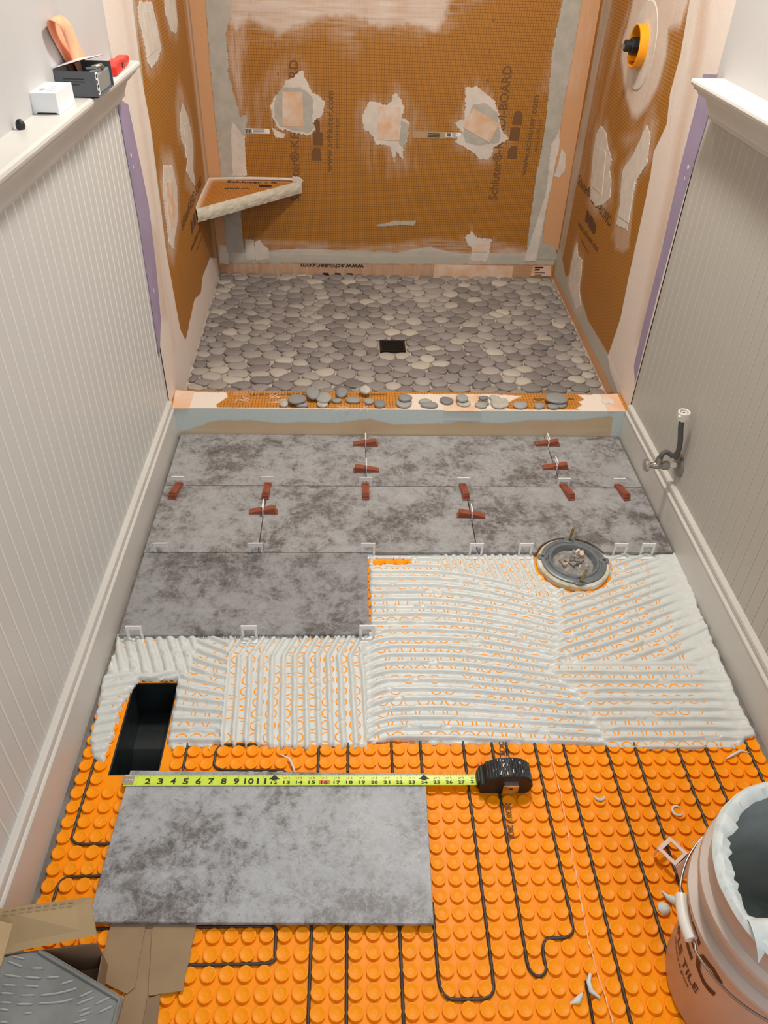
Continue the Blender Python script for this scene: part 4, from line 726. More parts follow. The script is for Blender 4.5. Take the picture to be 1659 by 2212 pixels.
# ---------------------------------------------------------------- shower floor, curb
sf = structure(MB().prism([(-.634, .695), (.874, .695), (.895, 1.90), (-.658, 1.90)], -.05, .0165).build('shower_floor', M['grout']))
def clip(poly, nx, ny, c):       # keep nx*x+ny*y <= c
    out = []; n = len(poly)
    for i in range(n):
        a, b = poly[i], poly[(i+1)%n]; da, db = nx*a[0]+ny*a[1]-c, nx*b[0]+ny*b[1]-c
        if da <= 0: out.append(a)
        if da*db < 0: t = da/(da-db); out.append((a[0]+(b[0]-a[0])*t, a[1]+(b[1]-a[1])*t))
    return out
def pebbles():
    dr = (.058, .169, 1.128, 1.236); dom = [(-.627, .703), (.866, .703), (.887, 1.892), (-.650, 1.892)]
    pts = []; tries = 0
    while len(pts) < 560 and tries < 60000:
        tries += 1; p = (random.uniform(-.66, .90), random.uniform(.69, 1.905)); rr = .036+.014*random.random()
        if dr[0]-.012 < p[0] < dr[1]+.012 and dr[2]-.012 < p[1] < dr[3]+.012: continue
        if all(((p[0]-q[0])/1.22)**2+(p[1]-q[1])**2 > rr*rr for q in pts[-600:]): pts.append(p)
    def cells(pts):
        A = np.array(pts); out = []
        for i, p in enumerate(pts):
            poly = dom; dd = (A[:, 0]-p[0])**2/1.5+(A[:, 1]-p[1])**2; o = np.argsort(dd)[1:22]
            for j in o:
                q = A[j]; nx, ny = (q[0]-p[0])/1.5, q[1]-p[1]
                poly = clip(poly, nx, ny, nx*(p[0]+q[0])/2+ny*(p[1]+q[1])/2)
                if len(poly) < 3: break
            if len(poly) >= 3:
                if dr[0] < p[0] < dr[1]:
                    poly = clip(poly, 0, -1, -dr[3]) if p[1] > dr[3] else clip(poly, 0, 1, dr[2])
                elif p[0] >= dr[1] and dr[2]-.04 < p[1] < dr[3]+.04: poly = clip(poly, -1, 0, -dr[1])
                elif p[0] <= dr[0] and dr[2]-.04 < p[1] < dr[3]+.04: poly = clip(poly, 1, 0, dr[0])
                elif (dr[0]-.06 < p[0] < dr[1]+.06): 
                    if p[1] >= dr[3]: poly = clip(poly, 0, -1, -dr[3])
                    elif p[1] <= dr[2]: poly = clip(poly, 0, 1, dr[2])
            out.append(poly)
        return out
    C = cells(pts)
    for _ in range(1):
        pts = [tuple(np.mean(np.array(c), 0)*.6+np.array(p)*.4) if len(c) > 2 else p for c, p in zip(C, pts)]; C = cells(pts)
    n = 16; res = []
    for c in C:
        if len(c) < 3: continue
        P = np.array(c); ar = .5*abs(sum(P[i-1][0]*P[i][1]-P[i][0]*P[i-1][1] for i in range(len(P))))
        if ar < .0004: continue
        cen = P.mean(0); th = np.arange(n)*2*PI/n; rad = np.full(n, 9.)
        for i in range(len(P)):
            a, b = P[i]-cen, P[(i+1)%len(P)]-cen; e = b-a; nm = np.array([e[1], -e[0]]); nm = nm/(np.linalg.norm(nm)+1e-9)
            dist = abs(nm@a)-.0012
            if nm@a < 0: nm = -nm
            cs = np.cos(th)*nm[0]+np.sin(th)*nm[1]; rad = np.where(cs > 1e-3, np.minimum(rad, dist/np.maximum(cs, 1e-3)), rad)
        xy = np.stack([np.cos(th), np.sin(th)], 1)*rad[:, None]
        cov = np.cov(xy.T); ev, V = np.linalg.eigh(cov); ax = np.sqrt(ev)*1.5
        loc = np.stack([np.cos(th), np.sin(th)], 1)@V; rell = 1/np.sqrt((loc[:, 0]/ax[0])**2+(loc[:, 1]/ax[1])**2)
        rad = np.minimum(rad, rell*1.02)
        rad = .25*np.roll(rad, 1)+.5*rad+.25*np.roll(rad, -1)
        res.append((cen, rad, ar))
    return res
PB = pebbles(); th16 = np.arange(16)*2*PI/16
def peb_mb(cen, rad, h, tx, ty, off=(0, 0, 0)):
    mb = MB(); ring = []
    for s, z in ((.93, -.3), (1.0, .45), (.965, .80), (.88, 1.0)):
        x = np.cos(th16)*rad*s; y = np.sin(th16)*rad*s; zz = np.full(16, z*h)+(tx*x+ty*y)*(z > .4); ring += [(a+off[0], b+off[1], c+off[2]) for a, b, c in zip(x, y, zz)]
    f = [(i*16+j, i*16+(j+1)%16, (i+1)*16+(j+1)%16, (i+1)*16+j) for i in range(3) for j in range(16)]
    mb.add(ring+[(off[0], off[1], h*1.02+off[2])], f+[(48+j, 48+(j+1)%16, 64) for j in range(16)]); return mb
key = lambda r: ((r[0][0]+.045)**2+(r[0][1]+1.584)**2)/r[2]
PB.sort(key=key); mbS = MB(); colS = []
for i, (c, rad, ar) in enumerate(PB):
    h = .0085+.003*random.random(); tx, ty = random.uniform(-.05, .05), random.uniform(-.05, .05)
    if i < 300:
        o = peb_mb(c, rad, h, tx, ty).build('pebble', M['pebble'], sf, smooth=1.0); o.location = (c[0], c[1], .0160)
    else:
        p = peb_mb(c, rad, h, tx, ty, (c[0], c[1], .0160)); mbS.add(p.v, p.f); colS += [random.random()]*len(p.v)
me = bpy.data.meshes.new('pebbles'); me.from_pydata(mbS.v, [], mbS.f); me.materials.append(M['pebbles']); me.polygons.foreach_set('use_smooth', [True]*len(mbS.f))
a = me.attributes.new('film', 'FLOAT_COLOR', 'POINT'); a.data.foreach_set('color', np.repeat(np.array(colS)[:, None], 4, 1).astype(np.float32).ravel())
tag(link('pebbles', me, sf), kind='stuff')
# curb
curb = structure(MB().box((-.633, .588, -.02), (.873, .700, .0955)).build('shower_curb', M['board']))
layT = [(0, D['ct_paleL'], .95, .004, .003, 0), (0, D['ct_paleM'], .97, .006, .005, .1), (0, D['ct_paleR'], .95, .004, .004, 0), (0, D['ct_front'], .9, .006, .004, 0),
        (2, [(-.1,.58),(.25,.58),(.25,.61),(-.1,.60)], .12, .02, .004, .5), (0, D['ct_joint'], 1, .004, 0, 0), (0, [(-.26,.66),(-.44,.67),(-.44,.69),(-.26,.69)], .35, .02, .006, .9)]
film('curb_top', fCT, -.633, .873, .586, .702, .003, layT, M['curbtop'], curb, relief=.0006)
layF = [(1, D['cf_grey'], 1, .006, .003, 0), (1, D['cf_greyR'], 1, .004, .002, 0), (1, D['cf_greyL'], .8, .006, .002, 0), (0, D['cf_haze'], .5, .02, .004, -.8)]
film('curb_front', fCF, -.633, .873, -.015, .0972, .003, layF, M['curbfront'], curb, relief=.001)
patch('membrane_corner', D['ct_sqL'], fCT, .0016, M['fleece'], curb, 0); sq = patch('membrane_corner', D['ct_sqR'], fCT, .0016, M['fleece'], curb, 0)
P = D['ct_joint']; patch('seam_cover', P, fCT, .0014, M['white'] if 0 else M['square'], curb, 0); MB().prism([(P[1][0], .060), (P[2][0], .060), (P[2][0], .0975), (P[1][0], .0975)], 0, .0016, fCF).build('seam_cover', mat('grey_seam_cover', (.64, .69, .66), .6), curb)
patch('thinset_crumb', [(P_[0], P_[1]) for P_ in ((.792,.640),(.800,.668),(.822,.662),(.836,.650),(.832,.632),(.812,.634),(.806,.628))], fCT, .004, M['patch'], curb, .003)
mb = MB(); T = D['ct_text']
add_text(mb, 'ystems.com', fCT, T[0], T[1], (.019, (0, -1)), .0009); add_text(mb, 'www', fCT, T[2], T[3], (.019, (0, -1)), .0009); add_text(mb, 'sdt6', fCT, T[4], T[5], (.02, (0, -1)), .0009)
mb.build('curb_lettering', M['inkfade'], curb)
mb = MB()
for a, b, r in ((-.405, .64, 10), (-.30, .655, 6), (-.065, .588, 6), (.005, .60, 5), (-.27, .63, 6)):
    for k in range(r):
        an = random.uniform(0, PI); l = random.uniform(.008, .03); x, y = a+random.uniform(-.02, .02), b+random.uniform(-.012, .012)
        mb.tube([(x-l*math.cos(an), y-l*math.sin(an)*.8, .0985), (x, y, .1005), (x+l*math.cos(an), y+l*math.sin(an)*.8, .0985)], .0004, 4)
tag(mb.build('mesh_fibres', M['white'], curb), 'loose white backing fibres scattered on the curb', kind='stuff')
# ---------------------------------------------------------------- things: shower
def crumple(mb, cx, cy, z, r, h, n=26, seed=0, fn=None):
    th = np.linspace(0, 2*PI, n, endpoint=False); rs = np.linspace(0, 1, 12)[1:]; vs = [(cx, cy, z+h*.6)]
    for q in rs:
        for t in th:
            x, y = cx+r*q*math.cos(t), cy+r*q*math.sin(t); k = float(fbm(np.array([x*70.]), np.array([y*70.]), seed, 4)[0])
            vs.append((x, y, z+h*(k*1.6-.3)*(1-q**4)))
    fs = [(0, 1+j, 1+(j+1)%n) for j in range(n)]
    for i in range(len(rs)-1): fs += [(1+i*n+j, 1+i*n+(j+1)%n, 1+(i+1)*n+(j+1)%n, 1+(i+1)*n+j) for j in range(n)]
    mb.add(vs, fs)
# corner shelf
zt = .434; tri = [(-.655, 1.895), (-.650, 1.497), (-.268, 1.895)]
sh = thing('corner_shelf', (-.655, 1.895, .385), 'triangular orange foam corner shelf with pale thinset front edge, left back corner', 'shelf')
L0 = lambda p: (p[0]+.655, p[1]-1.895)
MB().prism([L0((-.652, 1.892)), L0((-.648, 1.508)), L0((-.282, 1.892))], 0, .0475).build('shelf_board', M['board'], sh)
def fS(u, v, h=0): return (u+.655, v-1.895, .0485+h)
nu = 40
X, Y = np.meshgrid(np.linspace(0, 1, nu), np.linspace(0, 1, nu), indexing='ij')
a, b, c = [np.array(L0(p)) for p in ((-.654, 1.894), (-.649, 1.500), (-.272, 1.894))]
PX = a[0]+X*(1-Y)*(b-a)[0]+Y*(c-a)[0]*1; PY = a[1]+X*(1-Y)*(b-a)[1]+Y*(c-a)[1]
FA = np.zeros((nu, nu, 4)); FA[..., 3] = 1; FA[..., 2] = np.clip(1-(X*(1-Y))*12, 0, .6)+np.clip(1-Y*16, 0, .7)
FA[..., 0] = np.clip(1-Y*30, 0, .8)
grid_obj('shelf_top', PX, PY, np.full(X.shape, .0482), M['shelftop'], sh, FA, np.stack([PX*1., PY*1.], -1), smooth=False)
e0, e1 = np.array(L0((-.650, 1.497))), np.array(L0((-.268, 1.895))); ed = e1-e0; en = np.array([ed[1], -ed[0]])/np.linalg.norm(ed)
gx, gz = np.meshgrid(np.linspace(0, 1, 90), np.linspace(0, 1, 14), indexing='ij')
bul = .004+.006*np.sin(PI*gz)+.006*(fbm(gx*30, gz*5, 3, 3)-.5)
grid_obj('front_edge', e0[0]+ed[0]*gx+en[0]*bul, e0[1]+ed[1]*gx+en[1]*bul, -.001+.052*gz, M['shelfset'], sh)
mb = MB(); add_text(mb, 'Schluter - K', fS, (-.575, 1.850), (-.360, 1.850), .026, .0010); mb.build('shelf_lettering', M['black'], sh)
mb = MB(); add_text(mb, 'www.sch', fS, (-.575, 1.765), (-.470, 1.765), .018, .0010); mb.build('shelf_web_lettering', M['black'], sh)
mb = MB(); petals(mb, [(-.41, 1.812)], fS, .05, .03, .001, 0); mb.build('shelf_emblem', M['black'], sh)
mb = MB(); mb.tube([L0((-.650, 1.505))+(.050,), L0((-.650, 1.70))+(.054,), L0((-.652, 1.885))+(.052,), L0((-.48, 1.891))+(.056,), L0((-.285, 1.891))+(.056,)], [.004, .006, .006, .007, .006], 8)
mb.build('thinset_fillet', M['patch'], sh)
mb = MB(); mb.prism(jag([(-.275, .40), (-.255, .438), (-.268, .452), (-.30, .452), (-.31, .44), (-.29, .43), (-.28, .39)], .004, .003, 3), -.006, .006, lambda u, v, h: (u+.655, -.009-h, v-.385)); mb.build('thinset_smear', M['patch'], sh, tri=True)

# shower valve on the right wall
val = thing('shower_valve', (vx, vy, vz), 'black shower valve inside an orange plaster ring on the right shower wall', 'valve')
def fv(a, b, h): return (-h, -a, b)
MB().lathe([(.062, -.03), (.062, .030), (.060, .032), (.0565, .032), (.055, .030), (.055, -.03)], 48, fv).build('plaster_ring', M['orangeplastic'], val, smooth=.6)
MB().disc(.055, -.005, 40, fv).build('recess_back', M['blackplastic'], val)
MB().lathe([(.026, -.005), (.026, .040), (.024, .043), (.0, .043)], 8, fv).build('valve_body', M['blackplastic'], val)
MB().lathe([(.017, .043), (.017, .060), (.015, .062), (0, .062)], 16, fv).build('cartridge', M['blackplastic'], val, smooth=.7)
MB().box((-.070, -.006, -.008), (-.060, .006, .004)).build('stem', M['dullmetal'], val)
MB().box((-.030, .012, -.044), (-.004, .036, -.018)).build('orange_tab', M['orangeplastic'], val)

# floor drain grate
dg = thing('drain_grate', (.1135, 1.1820, .0165), 'square black drain grate set among the floor pebbles', 'drain')
mb = MB(); s_ = .0495
mb.prism([(-s_,-.046), (s_,-.046), (s_,.046), (-s_,.046)], -.004, .006); mb.build('grate_frame', M['rubber'], dg)
mb = MB()
for a in ((-s_, -.046, s_, -.038), (-s_, .038, s_, .046), (-s_, -.038, -.041, .038), (.041, -.038, s_, .038)): mb.box((a[0], a[1], .006), (a[2], a[3], .0098))
mb.build('rim', M['grate'], dg)
for k in range(7):
    mb = MB(); x0 = -.041+.0118*k
    q = [(x0+.0055+.0035*math.sin(j*PI/2.), -.038+.076*j/16) for j in range(17)]
    mb.tube([(x, y, .0085) for x, y in q], .0026, 6); mb.build('grate_bar', M['grate'], dg)

# loose pebbles on the curb
lab = ['small pale pebble at the far left of the row on the curb', 'large flat grey pebble near the left end of the curb row', 'grey pebble half hidden under the large flat left one', 'tan pebble with scratched white stripes leaning on the curb', 'dark grey pebble leaning behind the small pale round one', 'pale rounded pebble in front of the dark leaning one', 'flat brownish pebble just right of the dark leaning one', 'grey pebble propped at the back edge of the curb', 'flat oval grey pebble alone on orange board, left half', 'whitish pebble tipped over at the back edge of the curb', 'dark flat pebble under the whitish tipped pebble', 'square-cornered grey pebble right of the dark flat pebble', 'lower pebble of the two stacked left of the curb middle', 'upper pebble of the two stacked left of the curb middle', 'flat grey pebble behind another on the white curb middle', 'long flat pebble at the front of the white curb middle', 'lone oval pebble beside the curb seam cover', 'dark round pebble topping the pale one on the seam cover', 'pale pebble under the dark round one on the seam cover', 'thin pebble on top of the little flat stack', 'thin pebble at the bottom of the little flat stack', 'dark wedge-like pebble in front of the little flat stack', 'pale tan pebble behind the big greenish round one', 'big round greenish grey pebble at the front of the curb', 'pale pebble behind the right side of the greenish round one', 'flat brown-grey pebble between the greenish one and the orange patch', 'small oval pebble left of the rightmost pebble pile', 'large grey pebble on top of the rightmost pebble pile', 'grey pebble under the top of the rightmost pebble pile', 'oval pebble at the front of the rightmost pebble pile']
zlev = {1: 1.05, 3: 1.0, 4: .9, 13: 1, 17: 1, 19: 1, 22: .0, 27: 1.05, 9: .9, 7: 0}
pale_i = {0, 5, 9, 18, 22, 23, 24}
for i, (x, y, w, d) in enumerate(D['pebs']):
    h = .0105 if i not in (19, 20) else .008
    d = max(d-.014, w*.62); w *= .98
    rad = np.array([1/math.sqrt((math.cos(t)/(w/2))**2+(math.sin(t)/(d/2))**2)*(1+.05*math.sin(2*t+i)+.035*math.sin(3*t+2*i)) for t in th16])
    mb = MB(); ring = []
    for s, z in ((.82, 0), (.97, .25), (1.0, .55), (.93, .85), (.78, 1.0)): ring += [(a*s*math.cos(t), a*s*math.sin(t), z*h) for a, t in zip(rad, th16)]
    mb.add(ring+[(0, 0, h*1.03)], [tuple(range(15, -1, -1))]+[(k*16+j, k*16+(j+1)%16, (k+1)*16+(j+1)%16, (k+1)*16+j) for k in range(4) for j in range(16)]+[(64+j, 64+(j+1)%16, 80) for j in range(16)])
    o = mb.build('loose_pebble', M['palepebble'] if i in pale_i else M['loose'], None, smooth=1.1)
    z = .0966+zlev.get(i, 0)*.0106; yy = min(max(y-.004, .592+d/2), .705-d/2) if i not in (3, 7, 9, 22) else min(y, .700-d/2+.012)
    o.location = (x, yy, z)
    if i in (3, 7, 9): o.rotation_euler = (.28, random.uniform(-.1, .1), 0); o.location.z += .006
    elif i == 4: o.rotation_euler = (.10, -.14, .2)
    tag(o, lab[i], 'pebble', 'loose pebbles on the curb')

# ---------------------------------------------------------------- levelling clips and wedges
def clip_mesh():
    W, zb, zt_, th, leg = .0190, -.0092, .0330, .0006, .0060; mb = MB()
    mb.box((-W, -th, zb), (-W+leg, th, .0215)); mb.box((W-leg, -th, zb), (W, th, .0215))
    mb.prism([(-W, .0215), (W, .0215), (W, zt_-.003), (W-.003, zt_), (-W+.003, zt_), (-W, zt_-.003)], -th, th, lambda a, b, h: (a, h, b))
    for a in (-1, 1): mb.box((a*(W-.0012)-.0012, -.0016, .0), (a*(W-.0012)+.0012, .0016, .0215))
    mb.box((-W, -.0018, zt_-.0016), (W, .0018, zt_)); mb.box((-W, -.0018, .0205), (W, .0018, .0221))
    return mb.mesh('clip', M['clip'])
def base_mesh():
    mb = MB(); mb.prism([(-.019, -.0165), (.019, -.0165), (.019, .0165), (-.019, .0165)], -.0105, -.0092); return mb.mesh('clip_base', M['clip'])
def wedge_mesh():
    mb = MB(); L, w = .077, .0095
    mb.prism([(0, .0038), (0, .0052), (L-.010, .0185), (L-.004, .0190), (L-.001, .0120), (L-.0005, .0038)], -w, w, lambda a, b, h: (a, h, b))
    mb.box((-.001, -w-.0012, .0002), (L+.004, w+.0012, .0038))
    for j in range(18): 
        t = .012+j*.0036; zz = .0052+(t/(L-.010))*.0133; mb.box((t, -w+.002, zz-.001), (t+.0012, w-.002, zz+.0006))
    return mb.mesh('wedge', M['wedge'])
cm, bm_, wm = clip_mesh(), base_mesh(), wedge_mesh()
def clip_at(x, y, rz, label, group='tile levelling clips in the joints'):
    t = thing('levelling_clip', (x, y, 0), label, 'clip', rz, group); link('clip_frame', cm, t); link('clip_base', bm_, t).location = (0, 0, -.0005); return t
def wedge_at(x, y, rz, label):
    o = link('levelling_wedge', wm); o.location = (x, y, .0002); o.rotation_euler = (0, 0, rz); return tag(o, label, 'wedge', 'red brown levelling wedges')
W = D['wedges']
xs1 = [W[i][0] for i in range(4, 10)]
n6 = ['leftmost', 'second from left', 'third from left', 'fourth from left', 'fifth from left', 'rightmost']
for k, x in enumerate(xs1):
    tilt = (.10, .02, .0, -.04, -.16, -.13)[k]
    wedge_at(x+.0, .3125, -PI/2-tilt, 'red wedge across the long upper joint, %s of six' % n6[k])
    clip_at(x, .3024, 0, 'white clip over wedge, long upper joint, %s of six' % n6[k])
for (x, y, jx, right, lab_) in ((W[0][0], W[0][1], 0, 1, 'left back-row joint, nearer the curb'), (W[1][0], W[1][1], 0, 0, 'left back-row joint, nearer the camera'),
                         (W[2][0], W[2][1], .601, 1, 'right back-row joint, nearer the curb'), (W[3][0], W[3][1], .601, 1, 'right back-row joint, nearer the camera'),
                         (W[10][0], W[10][1], x2, 1, 'left joint of the middle row'), (W[11][0], W[11][1], x3, 0, 'right joint of the middle row')):
    rot_ = random.uniform(-.04, .04)
    if right: wedge_at(jx-.040, y+.0, rot_, 'red wedge lying across the '+lab_)
    else: wedge_at(jx+.040, y, PI+rot_, 'red wedge lying across the '+lab_)
    clip_at(jx, y, PI/2, 'white clip seen edge on in the '+lab_)
l7 = ['at the wall on the left', 'by the joint of the middle row, left', 'at the corner of the dark left tile', 'by the right joint of the middle row', 'left of the toilet flange', 'first right of the toilet flange', 'far right by the baseboard']
for k, (x, y) in enumerate(D['clips2']): clip_at(x, 0.0, 0, 'bare white clip below the middle tile row, '+l7[k])
for k, (x, y) in enumerate(D['clips3']): clip_at(x, -.3004, 0, 'bare white clip on the front edge of the dark left tile, %s' % ('left', 'middle', 'right corner')[k])
lc = thing('loose_levelling_clip', (*D['looseclip'][4], -.0110), 'loose pinkish clip lying on the orange mat near the bucket', 'clip', .62)
mb = MB()
for a in ((-.020, -.022, -.013, .022), (.013, -.022, .020, .022), (-.013, -.022, .013, -.014), (-.013, .014, .013, .022)): mb.box((a[0], a[1], .0255), (a[2], a[3], .0285))
mb.build('clip_frame', M['pinkclip'], lc, bevel=.0006)
MB().prism([(-.0195, .0285), (-.0225, .0285), (-.041, .0005), (-.039, .0005)], -.020, .020, lambda a, b, h: (h, a, b)).build('clip_base', M['pinkclip'], lc, bevel=.0005)
for x_ in (-.020, .014): MB().box((x_, .0200, 0), (x_+.006, .0220, .0262)).build('clip_leg', M['pinkclip'], lc)

# toilet flange
tf = thing('toilet_flange', (fc[0], fc[1], -.0165), 'grey toilet flange with brass bolts, stuffed with a grey rag', 'flange', .0)
fz = .017
MB().lathe([(.070, 0), (.097, 0), (.0985, .006), (.097, fz-.002), (.092, fz+.002), (.086, fz+.001), (.070, fz)], 48).build('sealing_ring', M['ringwhite'], tf, smooth=.7)
MB().lathe([(.058, .0), (.088, fz+.0015), (.0885, fz+.0055), (.086, fz+.0070), (.077, fz+.0070), (.075, fz+.0045), (.070, fz+.0045), (.068, fz+.0080), (.062, fz+.0080), (.060, fz+.004), (.056, fz-.004), (.052, .002)], 48).build('flange_ring', M['iron'], tf, smooth=.6)
for k, an in enumerate((1.50, -1.60, 2.95, .0)):
    mb = MB(); cx, cy = .084*math.cos(an), .084*math.sin(an)
    mb.prism([(cx+.0135*math.cos(t)*(1.25 if k < 2 else 1), cy+.0115*math.sin(t)) for t in np.linspace(0, 2*PI, 14, endpoint=False)], fz+.002, fz+.0078); e = mb.build('flange_ear', M['iron'], tf, bevel=.001)
    if k > 1: MB().prism([(cx+.0055*math.cos(t), cy+.0035*math.sin(t)) for t in np.linspace(0, 2*PI, 12, endpoint=False)], fz+.0072, fz+.0082).build('bolt_slot', M['black'], tf)
    else:
        mb = MB(); lx = .004 if k == 0 else .010; mb.tube([(cx, cy, fz+.004), (cx+lx*.5, cy, fz+.026), (cx+lx, cy, fz+.048)], .0034, 10)
        for j in range(16): zz = fz+.012+j*.0022; mb.lathe([(.0034, -.0006), (.0041, 0), (.0034, .0006)], 8, lambda x, y, z: (x+cx+lx*(zz-fz)/.048, y+cy, z+zz))
        mb.build('closet_bolt', M['brass'], tf, smooth=.6)
rg = thing('rag', (fc[0], fc[1], -.011), 'crumpled grey rag plugging the toilet flange', 'rag')
mb = MB(); crumple(mb, 0, 0, .004, .0555, .026, 30, 5); mb.build('rag_cloth', M['rag'], rg, smooth=.7)
for k in range(16):
    an = random.uniform(0, 6.28); r_ = random.uniform(.004, .042); x, y = r_*math.cos(an), r_*math.sin(an); mb = MB(); b_ = random.uniform(0, 3)
    q = [(x+a*math.cos(b_)-b*math.sin(b_), y+a*math.sin(b_)+b*math.cos(b_)) for a, b in jag([(-.009, -.004), (.010, -.0035), (.011, .004), (-.008, .0045)], .003, .003, k)]
    mb.prism(q, .014, .0155+.0006*k, lambda a, b, h: (a, b, h+.5*(a-x)*(-1)**k)); mb.build('rag_scrap', M['rag'] if k % 4 else M['square'], rg, tri=True)

# ---------------------------------------------------------------- heating cable and sensor
def snapc(P):
    out = []
    for i, (x, y) in enumerate(P):
        a, b = P[max(i-1, 0)], P[min(i+1, len(P)-1)]; ddx, ddy = abs(b[0]-a[0]), abs(b[1]-a[1])
        sx = LX+PT*(round((x-LX)/PT-.5)+.5); sy = LY+PT*(round((y-LY)/PT-.5)+.5)
        if ddy > 2.2*ddx: x = x*.15+sx*.85
        elif ddx > 2.2*ddy: y = y*.15+sy*.85
        out.append((x, y))
    return out
def smooth(P, it=2):
    for _ in range(it):
        q = [P[0]]
        for a, b in zip(P, P[1:]): q += [(a[0]*.75+b[0]*.25, a[1]*.75+b[1]*.25), (a[0]*.25+b[0]*.75, a[1]*.25+b[1]*.75)]
        P = q+[P[-1]]
    return P
hc = thing('heating_cable', (0, -.6, -.0168), 'thin dark heating cable snaking between the studs of the orange mat', 'cable')
for P in D['cables']:
    q = smooth(snapc(P)); mb = MB(); mb.tube([(x, y+.6, .0034) for x, y in q], .0029, 8); mb.build('cable_run', M['cable'], hc, smooth=.8)
q = D['sensor']; mb = MB(); mb.tube([(x, y, -.0108+(.003 if k == 0 else 0)) for k, (x, y) in enumerate(smooth(q, 1))], .0023, 8); o = mb.build('sensor_wire', M['rubber'], None, smooth=.8); tag(o, 'short black sensor wire ending on the mat between smears of thinset', 'wire')
# thinset drops on the mat
def drop(pts, z, r, label, name='thinset_drop', m='rimset'):
    mb = MB(); mb.tube([(x, y, z+dz) for x, y, dz in pts], r, 7); return tag(mb.build(name, M[m], None, smooth=1.0), label, 'thinset')
b = D['blobs']
ring_ = lambda c, r, a0, a1, z=.0015: [(c[0]+r*math.cos(t), c[1]+r*math.sin(t), z) for t in np.linspace(a0, a1, 9)]
drop(ring_((b[0][0], b[0][1]+.010), .0105, PI*1.05, PI*1.95), -.0115, [.001, .002, .0025, .0028, .003, .0028, .0025, .002, .001], 'smile-shaped curl of pale thinset on the mat')
drop(ring_(b[1], .0105, PI*.25, PI*1.75), -.0115, [.0015, .0022, .0026, .0028, .0028, .0028, .0026, .0022, .0015], 'ring-shaped curl of pale thinset above the loose clip')
drop([(b[2][0], b[2][1], -.001), (b[2][0]+.001, b[2][1], .004), (b[2][0]+.001, b[2][1]+.001, .007)], -.0112, [.0125, .0105, .003], 'round grey dab of thinset left of the bucket grip')
drop([(b[3][0]-.012, b[3][1]+.016, .003), (b[3][0]-.004, b[3][1]+.004, .003), (b[3][0]+.008, b[3][1]-.004, .004), (b[3][0]+.016, b[3][1]-.004, .003)], -.0115, [.0008, .005, .009, .004], 'tailed grey dab of thinset beside the bucket grip')
drop([(b[5][0]+.004, b[5][1]+.010, .004), (b[5][0]-.002, b[5][1]-.002, .005), (b[5][0]-.001, b[5][1]-.016, .005), (b[5][0]+.012, b[5][1]-.026, .003)], -.0115, [.003, .004, .0045, .002], 'curled thinset smear right of the black sensor wire')
drop([(b[4][0]-.020, b[4][1]-.022, .002), (b[4][0]-.006, b[4][1]-.018, .003), (b[4][0]+.004, b[4][1]-.008, .004)], -.0115, [.001, .006, .002], 'pale thinset smear under the black sensor wire')
drop([(b[6][0]-.02, b[6][1]+.012, .001), (b[6][0], b[6][1], .003), (b[7][0]+.006, b[7][1], .002), (b[7][0]+.012, b[7][1]-.02, .001)], -.0115, [.001, .0025, .0022, .0012], 'stringy thinset strand trailing onto the mat above the tape blade')
drop([(b[8][0]-.03, b[8][1]-.014, .002), (b[8][0]-.008, b[8][1]-.004, .003), (b[8][0]+.012, b[8][1]+.006, .002), (b[8][0]+.030, b[8][1]+.002, .001)], -.0115, [.001, .003, .003, .001], 'thinset splash on the mat at the far right edge')
mb = MB(); spot = [(x, y) for x, y in studs if y < -.62 and not (-.51 < x < .12 and -.99 < y < -.66) and (x-.62)**2+(y+1.09)**2 > .035 and not (x < -.3 and y < -.95)]
for k in range(150):
    x, y = random.choice(spot); an = random.uniform(0, 6.28); r_ = random.uniform(.002, .012); s_ = random.uniform(.0006, .0022)
    zz = -.0138+.0025*(r_/.012); cx, cy = x+r_*math.cos(an), y+r_*math.sin(an)
    mb.add([(cx-s_, cy-s_*.5, zz), (cx+s_*.3, cy-s_, zz), (cx+s_, cy+s_*.3, zz), (cx-s_*.2, cy+s_, zz), (cx, cy, zz+s_*.8)], [(0,1,4), (1,2,4), (2,3,4), (3,0,4)])
tag(mb.build('thinset_specks', M['patch']), 'tiny dried thinset specks scattered over the mat', 'thinset', None, 'stuff')

# floor duct
du = thing('floor_duct', (-.4925, -.549, -.0165), 'black rectangular floor duct opening at the left', 'duct')
hx, hy, dp = (dx1-dx0)/2, (dy1-dy0)/2, .24
mb = MB()
for a in ((-hx, -hy, -hx+.003, hy), (hx-.003, -hy, hx, hy), (-hx, -hy, hx, -hy+.003), (-hx, hy-.003, hx, hy)): mb.box((a[0], a[1], -dp), (a[2], a[3], -.002))
mb.build('duct_wall', M['duct'], du)
MB().box((-hx, -hy, -dp-.003), (hx, hy, -dp)).build('duct_bottom', M['duct'], du)
mb = MB(); mb.add([(-hx+.003, -hy+.003, -dp+.02), (hx-.003, -hy+.003, -dp+.02), (hx-.003, hy*.15, -.11), (-hx+.003, hy*.15, -.11), (hx-.003, hy, -.11), (-hx+.003, hy, -.11)], [(0,1,2,3), (3,2,4,5)]); mb.build('duct_bend', M['duct'], du)
